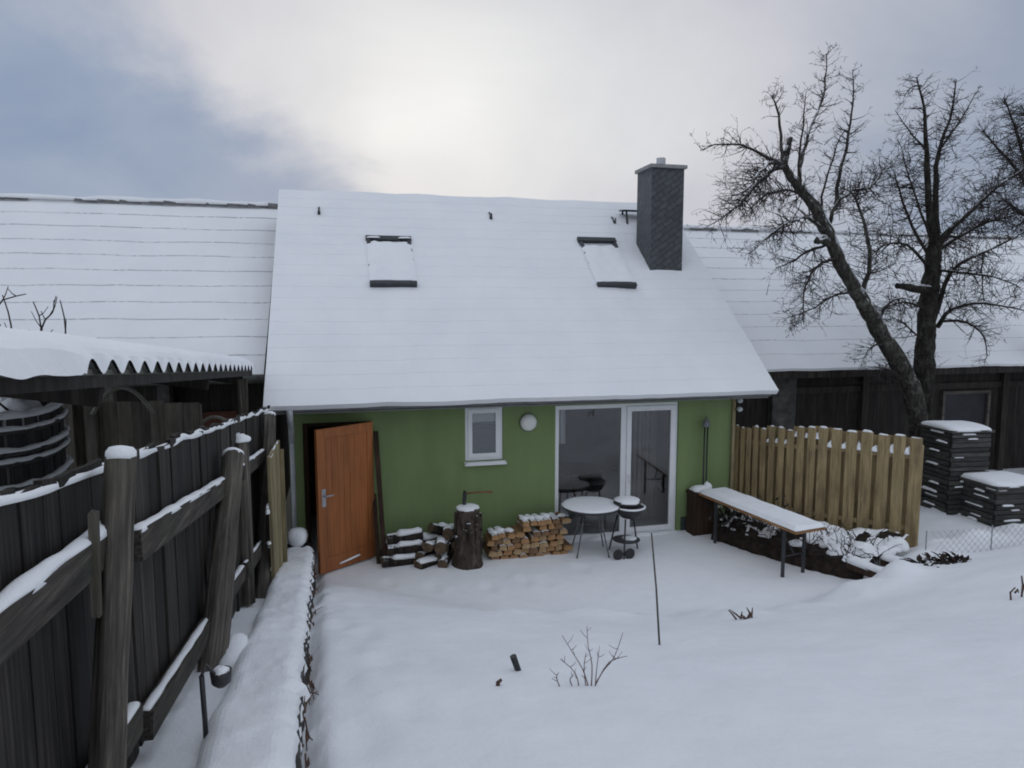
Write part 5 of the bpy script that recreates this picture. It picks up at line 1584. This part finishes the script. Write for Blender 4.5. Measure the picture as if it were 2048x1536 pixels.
ZM = .4556
TPf = lambda x, y, dy=0.0: at_y(1360 + ZM * x, 80 + ZM * y, 10.15 + dy)
DR = lambda m=.11: (m, (.3, .62), 1)
UPS_ = lambda m=.16: (m, (.25, .55), 1)
l1 = [
    ([(1080, 2250, .0), (1060, 1800, .0), (1010, 1520, -.05), (900, 1320, -.1), (820, 1180, -.15), (760, 1080, -.2), (690, 950, -.2), (640, 830, -.25), (600, 750, -.3), (540, 670, -.3), (480, 590, -.35), (450, 540, -.35)], .165, .05, 'bare', None),
    ([(665, 900, -.22), (630, 875, -.3), (600, 880, -.35)], .08, .06, 'bare', None),
    ([(455, 545, -.35), (470, 490, -.35), (485, 430, -.33)], .065, .035, 'mix', (.1, (.15, .3), 1)),
    ([(455, 550, -.35), (400, 575, -.4), (345, 620, -.45), (300, 680, -.5), (240, 740, -.5), (120, 820, -.5)], .045, .008, 'droop', (.05, (.3, .65), 1)),
    ([(450, 545, -.35), (400, 540, -.6), (350, 580, -.8), (300, 650, -.9), (230, 680, -.9)], .035, .006, 'droop', (.07, (.3, .6), 1)),
    ([(450, 540, -.35), (345, 495, -.3), (275, 462, -.3), (150, 460, -.3), (90, 485, -.3)], .03, .006, 'droop', (.12, (.2, .45), 1, .3)),
    ([(450, 530, -.35), (445, 420, -.3), (425, 290, -.3), (400, 245, -.3)], .03, .007, 'mix', (.12, (.15, .4), 1, .5)),
    ([(520, 620, -.3), (535, 530, -.2), (565, 410, -.1), (625, 260, 0), (638, 170, 0), (646, 60, 0)], .035, .006, 'up', (.12, (.15, .4), 1, .3)),
    ([(530, 640, -.3), (525, 500, -.5), (545, 330, -.5), (552, 230, -.5)], .022, .004, 'up', (.18, (.15, .35), 1, .3)),
    ([(620, 760, -.25), (635, 640, 0), (690, 460, .2), (720, 400, .2)], .022, .005, 'up', (.15, (.15, .4), 1, .3)),
    ([(685, 720, -.2), (700, 600, -.2), (740, 420, -.2), (758, 270, -.2), (760, 130, -.2)], .035, .005, 'up', (.12, (.15, .42), 1, .3)),
    ([(650, 820, -.2), (690, 720, -.3), (760, 660, -.4), (830, 650, -.4), (900, 560, -.4), (990, 470, -.4)], .035, .006, 'mix', (.07, (.25, .5), 1)),
    ([(640, 840, -.25), (560, 780, -.5), (480, 800, -.7), (400, 850, -.8), (300, 940, -.8)], .035, .006, 'droop', (.055, (.25, .55), 1)),
    ([(560, 690, -.3), (480, 660, -.6), (380, 680, -.8), (290, 760, -.9)], .025, .005, 'droop', (.055, (.25, .5), 1)),
    ([(690, 950, -.2), (600, 1000, -.5), (550, 1090, -.6), (540, 1250, -.6)], .028, .005, 'droop', (.07, (.25, .5), 1)),
    ([(640, 900, -.2), (560, 930, -.2), (480, 980, -.1), (420, 1000, 0)], .025, .005, 'droop', (.07, (.25, .5), 1)),
    ([(770, 1100, -.2), (660, 1130, -.5), (560, 1190, -.6), (470, 1220, -.6)], .022, .004, 'droop', (.09, (.25, .5), 1)),
    ([(790, 1120, -.15), (830, 1020, -.3), (820, 860, -.4), (770, 690, -.4), (700, 640, -.4)], .045, .008, 'mix', (.07, (.25, .5), 1)),
    ([(860, 1240, -.1), (940, 1140, -.4), (1040, 1140, -.6)], .03, .006, 'droop', (.09, (.25, .5), 1)),
    ([(900, 1330, -.1), (840, 1350, -.4), (800, 1400, -.5)], .02, .004, 'droop', (.1, (.2, .4), 1)),
    ([(1000, 1500, 0), (900, 1440, -.4), (860, 1500, -.6)], .02, .004, 'droop', (.09, (.2, .45), 1)),
]
bse = TPf(1080, 2050, 0); bse.z = .1
tree_from(l1, TPf, 'leaning_pear_tree', 'bare fruit tree with a thick snowy trunk leaning left over the barn roof', bse, (BARK_SNOWY, TWIG), 3, snow_line=True,
          clumps=((730, 700, .5, 30), (730, 640, .35, 12), (350, 640, .5, 10), (800, 830, .5, 24), (980, 1440, .5, 26), (560, 400, .5, 14), (900, 700, .7, 40), (600, 1060, .6, 20)))
TPg = lambda x, y, dy=0.0: at_y(1360 + ZM * x, 80 + ZM * y, 10.45 + dy)
l2 = [
    ([(1060, 2250, .0), (1060, 1800, 0), (1070, 1480, 0), (1075, 1350, 0), (1090, 1180, 0), (1105, 1040, 0), (1118, 930, 0), (1125, 860, 0)], .185, .115, 'bare', None),
    ([(1118, 880, 0), (1095, 760, 0), (1085, 600, 0), (1078, 440, 0), (1072, 300, 0), (1040, 165, 0)], .075, .01, 'mix', (.075, (.2, .5), 1, .15)),
    ([(1125, 880, 0), (1122, 720, .1), (1125, 560, .1), (1150, 440, .1), (1190, 330, .1), (1213, 175, .1)], .06, .008, 'mix', (.075, (.2, .5), 1, .15)),
    ([(1140, 480, .1), (1220, 370, .1), (1300, 230, .1)], .022, .005, 'up', (.12, (.15, .4), 1)),
    ([(1075, 480, 0), (1000, 390, 0), (945, 310, 0)], .02, .004, 'up', (.1, (.2, .4), 1)),
    ([(1060, 200, 0), (1010, 210, 0), (980, 260, 0)], .014, .004, 'mix', (.1, (.15, .3), 1)),
    ([(1130, 900, 0), (1190, 830, -.2), (1290, 740, -.3), (1400, 640, -.4), (1520, 560, -.4)], .06, .01, 'mix', (.05, (.3, .6), 1)),
    ([(1130, 920, 0), (1230, 860, .2), (1350, 800, .3), (1500, 760, .3)], .05, .008, 'mix', (.05, (.3, .6), 1)),
    ([(1130, 1260, 0), (1195, 1180, -.2), (1330, 1155, -.4), (1520, 1190, -.5)], .045, .01, 'mix', (.09, (.3, .6), 1)),
    ([(1125, 1200, 0), (1195, 1010, -.2), (1340, 930, -.4), (1520, 840, -.5)], .045, .01, 'mix', (.06, (.3, .6), 1)),
    ([(1120, 1010, 0), (1230, 1020, -.4), (1380, 1040, -.5), (1500, 1090, -.6)], .03, .006, 'droop', (.07, (.3, .55), 1)),
    ([(1140, 1235, 0), (1260, 1240, -.3), (1340, 1310, -.4), (1340, 1420, -.4)], .026, .006, 'droop', (.1, (.25, .5), 1)),
    ([(1330, 930, -.4), (1325, 1050, -.4), (1335, 1160, -.4)], .016, .006, 'droop', (.12, (.25, .45), 1)),
    ([(1100, 960, 0), (1020, 820, .1), (965, 660, .2), (930, 560, .2)], .035, .006, 'mix', (.07, (.3, .5), 1)),
    ([(1090, 1000, 0), (1000, 900, -.2), (900, 900, -.3), (840, 960, -.3)], .03, .006, 'mix', (.06, (.3, .5), 1)),
    ([(1085, 1095, 0), (1030, 1088, -.1), (955, 1078, -.2)], .1, .05, 'bare', None),
    ([(1075, 1180, 0), (980, 1150, -.3), (890, 1180, -.4)], .026, .006, 'droop', (.07, (.25, .5), 1)),
    ([(1060, 1320, 0), (980, 1240, -.3), (930, 1220, -.4)], .02, .005, 'mix', (.08, (.25, .5), 1)),
    ([(1095, 860, 0), (1040, 700, -.1), (1000, 580, -.1), (960, 440, -.1)], .025, .005, 'mix', (.08, (.25, .5), 1)),
]
bse = TPg(1060, 2050, 0); bse.z = .1
tree_from(l2, TPg, 'upright_pear_tree', 'bare fruit tree with an upright dark trunk and dense crown, right of the leaning tree', bse, (BARK, TWIG), 8,
          clumps=((1330, 740, .8, 60), (1450, 820, .7, 50), (900, 880, .6, 30), (1240, 900, .6, 40), (1350, 640, .6, 40), (930, 1050, .6, 30), (1300, 1080, .7, 40), (1000, 560, .6, 24), (1200, 560, .6, 24)))
TPh = lambda x, y, dy=0.0: at_y(1360 + ZM * x, 80 + ZM * y, 10.9 + dy)
l3 = [
    ([(1640, 2100, 0), (1620, 1500, 0), (1600, 1000, 0), (1570, 760, 0)], .2, .1, 'bare', None),
    ([(1575, 780, 0), (1540, 620, 0), (1500, 480, 0), (1470, 380, 0), (1420, 250, 0)], .06, .008, 'mix', (.05, (.3, .6), 1)),
    ([(1575, 760, 0), (1560, 560, .2), (1540, 400, .2), (1500, 290, .2)], .05, .008, 'mix', (.05, (.3, .6), 1)),
    ([(1560, 700, 0), (1470, 560, -.2), (1390, 470, -.2), (1330, 400, -.2)], .04, .007, 'mix', (.06, (.3, .55), 1)),
    ([(1580, 800, 0), (1500, 760, -.2), (1420, 700, -.2)], .06, .01, 'mix', (.05, (.3, .55), 1)),
    ([(1580, 800, 0), (1660, 600, .2), (1720, 380, .2)], .05, .008, 'mix', (.09, (.3, .55), 1)),
    ([(1590, 900, 0), (1700, 760, .2), (1800, 640, .2)], .05, .008, 'mix', (.09, (.3, .55), 1)),
]
bse = TPh(1640, 2000, 0); bse.z = .1
tree_from(l3, TPh, 'spreading_fruit_tree', 'bare twiggy tree reaching in from the right edge of the picture', bse, (BARK, TWIG), 14, clumps=((1480, 480, .5, 40), (1500, 600, .6, 40)))

# shrub twigs behind the shed roof
def shoots(name, label, base, strokes, conv, r0, mat, rng, side=6, cat='shrub'):
    mb = MB(); t = Vector(base)
    for st in strokes:
        P = smooth([conv(*p) for p in st]); n = len(P); mb.tube(P, [r0 * (1 - .7 * i / n) for i in range(n)], 6)
        for k in range(side):
            i = rng.randint(n // 3, n - 2); e = Vector((rng.uniform(-1, 1), rng.uniform(-.5, .5), rng.uniform(.1, 1))).normalized()
            L = rng.uniform(.03, .09) * (r0 / .006)
            mb.tube([P[i], P[i] + e * L * .5, P[i] + e * L + Vector((0, 0, L * .2))], [r0 * .5, r0 * .4, r0 * .3], 4)
    return solo(mb, name, mat, t, label, cat)


rng = random.Random(4)
cv = lambda u, v: at_y(u, v, 7.4)
b_ = cv(60, 700); b_.z = .6
shoots('bare_shrub', 'bare shrub shoots rising behind the snowy shed roof at the left edge', b_,
       [[(40, 1000), (30, 760), (22, 650), (5, 590)], [(40, 1000), (70, 760), (82, 655), (66, 603)], [(40, 1000), (75, 760), (84, 655), (105, 625), (108, 600)], [(60, 1000), (120, 760), (131, 660), (120, 600)], [(30, 760), (-10, 620), (52, 588)]], cv, .012, TWIG, rng, 5)

# ------------------------------------------------------------------ things in the near snow
def hit(u, v):
    """where the view ray meets the snow"""
    d = Vector(ray(u, v)); o = Vector((0, 0, EYE)); t = 1.0
    while t < 30:
        p = o + d * t
        if p.z <= terrain(p.x, p.y): break
        t += .01
    return p


g = hit(1319, 1290); d_ = g.y
tpz = at_y(1303, 1066, g.y + .1)
mb = MB(); mb.tube([g - Vector((0, 0, .2)), g, g.lerp(tpz, .5) + Vector((.006, 0, 0)), tpz], [.008, .008, .007, .006], 8)
solo(mb, 'garden_cane', simple('weathered cane', [(.3, (.05, .045, .04)), (.7, (.13, .12, .105))], 12, stretch=(1, 1, .2)), g, 'long thin grey cane stuck upright in the snow in the middle of the yard', 'cane')
g = hit(1036, 1340); q = at_y(1026, 1312, g.y)
mb = MB(); mb.tube([g - Vector((0, 0, .1)), g, q], [.019, .019, .02], 10)
solo(mb, 'short_stake', BLACKMETAL, g, 'short black stake poking out of the snow left of the small bare shrub', 'stake')
g = hit(1176, 1372)
cv2 = lambda u, v: at_y(u, v, g.y)
rng = random.Random(9)
shoots('small_bare_shrub', 'small bare reddish shrub poking through the snow in the foreground', g,
       [[(1180, 1385), (1166, 1340), (1142, 1300), (1124, 1270)], [(1182, 1385), (1184, 1330), (1176, 1290), (1174, 1252)], [(1184, 1385), (1204, 1345), (1228, 1315), (1246, 1265)], [(1174, 1385), (1168, 1340), (1172, 1305)],
        [(1204, 1345), (1222, 1322), (1255, 1312)], [(1150, 1385), (1140, 1360), (1146, 1352)], [(1120, 1375), (1113, 1355), (1118, 1345)], [(1160, 1385), (1150, 1345), (1120, 1318)], [(1190, 1385), (1192, 1352), (1198, 1300)]], cv2, .0038, simple('reddish twig', [(.3, (.11, .07, .062)), (.7, (.2, .14, .13))], 20, bstr=0), rng, 4)
g = hit(1490, 1238); mb = MB()
for k in range(9):
    a = Vector((random.uniform(-.09, .09), random.uniform(-.04, .04), .0)); d = Vector((random.uniform(-1, .6), random.uniform(-.6, .6), random.uniform(.4, 1.1))); mb.tube([g + a, g + a + d * .05, g + a + d * random.uniform(.06, .12) + Vector((0, 0, -.01))], [.01, .009, .004], 5)
solo(mb, 'dead_tuft', STALK, g, 'small dead tuft half buried in snow near the bench table', 'plant tuft')
g = hit(2036, 1196); mb = MB()
for (a, b, c) in (((-.07, 0, 0), (-.09, 0, .06), (-.04, 0, .1)), ((-.04, 0, .1), (-.01, 0, .08), (.0, 0, .05)), ((.04, 0, 0), (.04, 0, .12), (.02, 0, .2)), ((.04, 0, .1), (.07, 0, .13), (.08, 0, .18))):
    mb.tube([g + Vector(a) - Vector((0, 0, .05)), g + Vector(b), g + Vector(c)], [.009, .008, .006], 6)
solo(mb, 'dead_perennial', STALK, g, 'dark curled dead perennial standing in the snow at the right edge', 'plant')
g = hit(1892, 1128); mb = MB()
for k in range(110):
    p = g + Vector((random.uniform(-.32, .32), random.uniform(-.12, .2), -.03)); d = Vector((random.uniform(-1, 1), random.uniform(-1, 1), random.uniform(.15, .6))).normalized(); L = random.uniform(.1, .22)
    mb.tube([p, p + d * L * .6, p + d * L + Vector((0, 0, -.03))], [.01, .008, .004], 4)
    e = d.cross(Vector((0, 0, 1))).normalized() * .03; q = p + d * L * .6; mb.quad(q - e, q + d * .05, q + e, q - d * .05)
solo(mb, 'flattened_plants', SOIL, g, 'low dark mat of dead plants between the pine fence and the wire netting', 'plants')
g = hit(996, 1372); mb = MB(); mb.tube([g - Vector((0, 0, .03)), g + Vector((.0, 0, .02)), g + Vector((.02, 0, .035))], [.014, .012, .008], 6)
solo(mb, 'buried_stalk', STALK, g, 'tip of a buried stalk just showing below the short black stake', 'plant stalk')

for o in list(bpy.data.objects):
    if o.name.startswith('snow_cap') and o.parent is None: bpy.data.objects.remove(o)

_bad = [(o.name, len(o['label'].split())) for o in scene.objects if 'label' in o and not 4 <= len(o['label'].split()) <= 16]
if _bad: print('LABEL LENGTH', _bad)
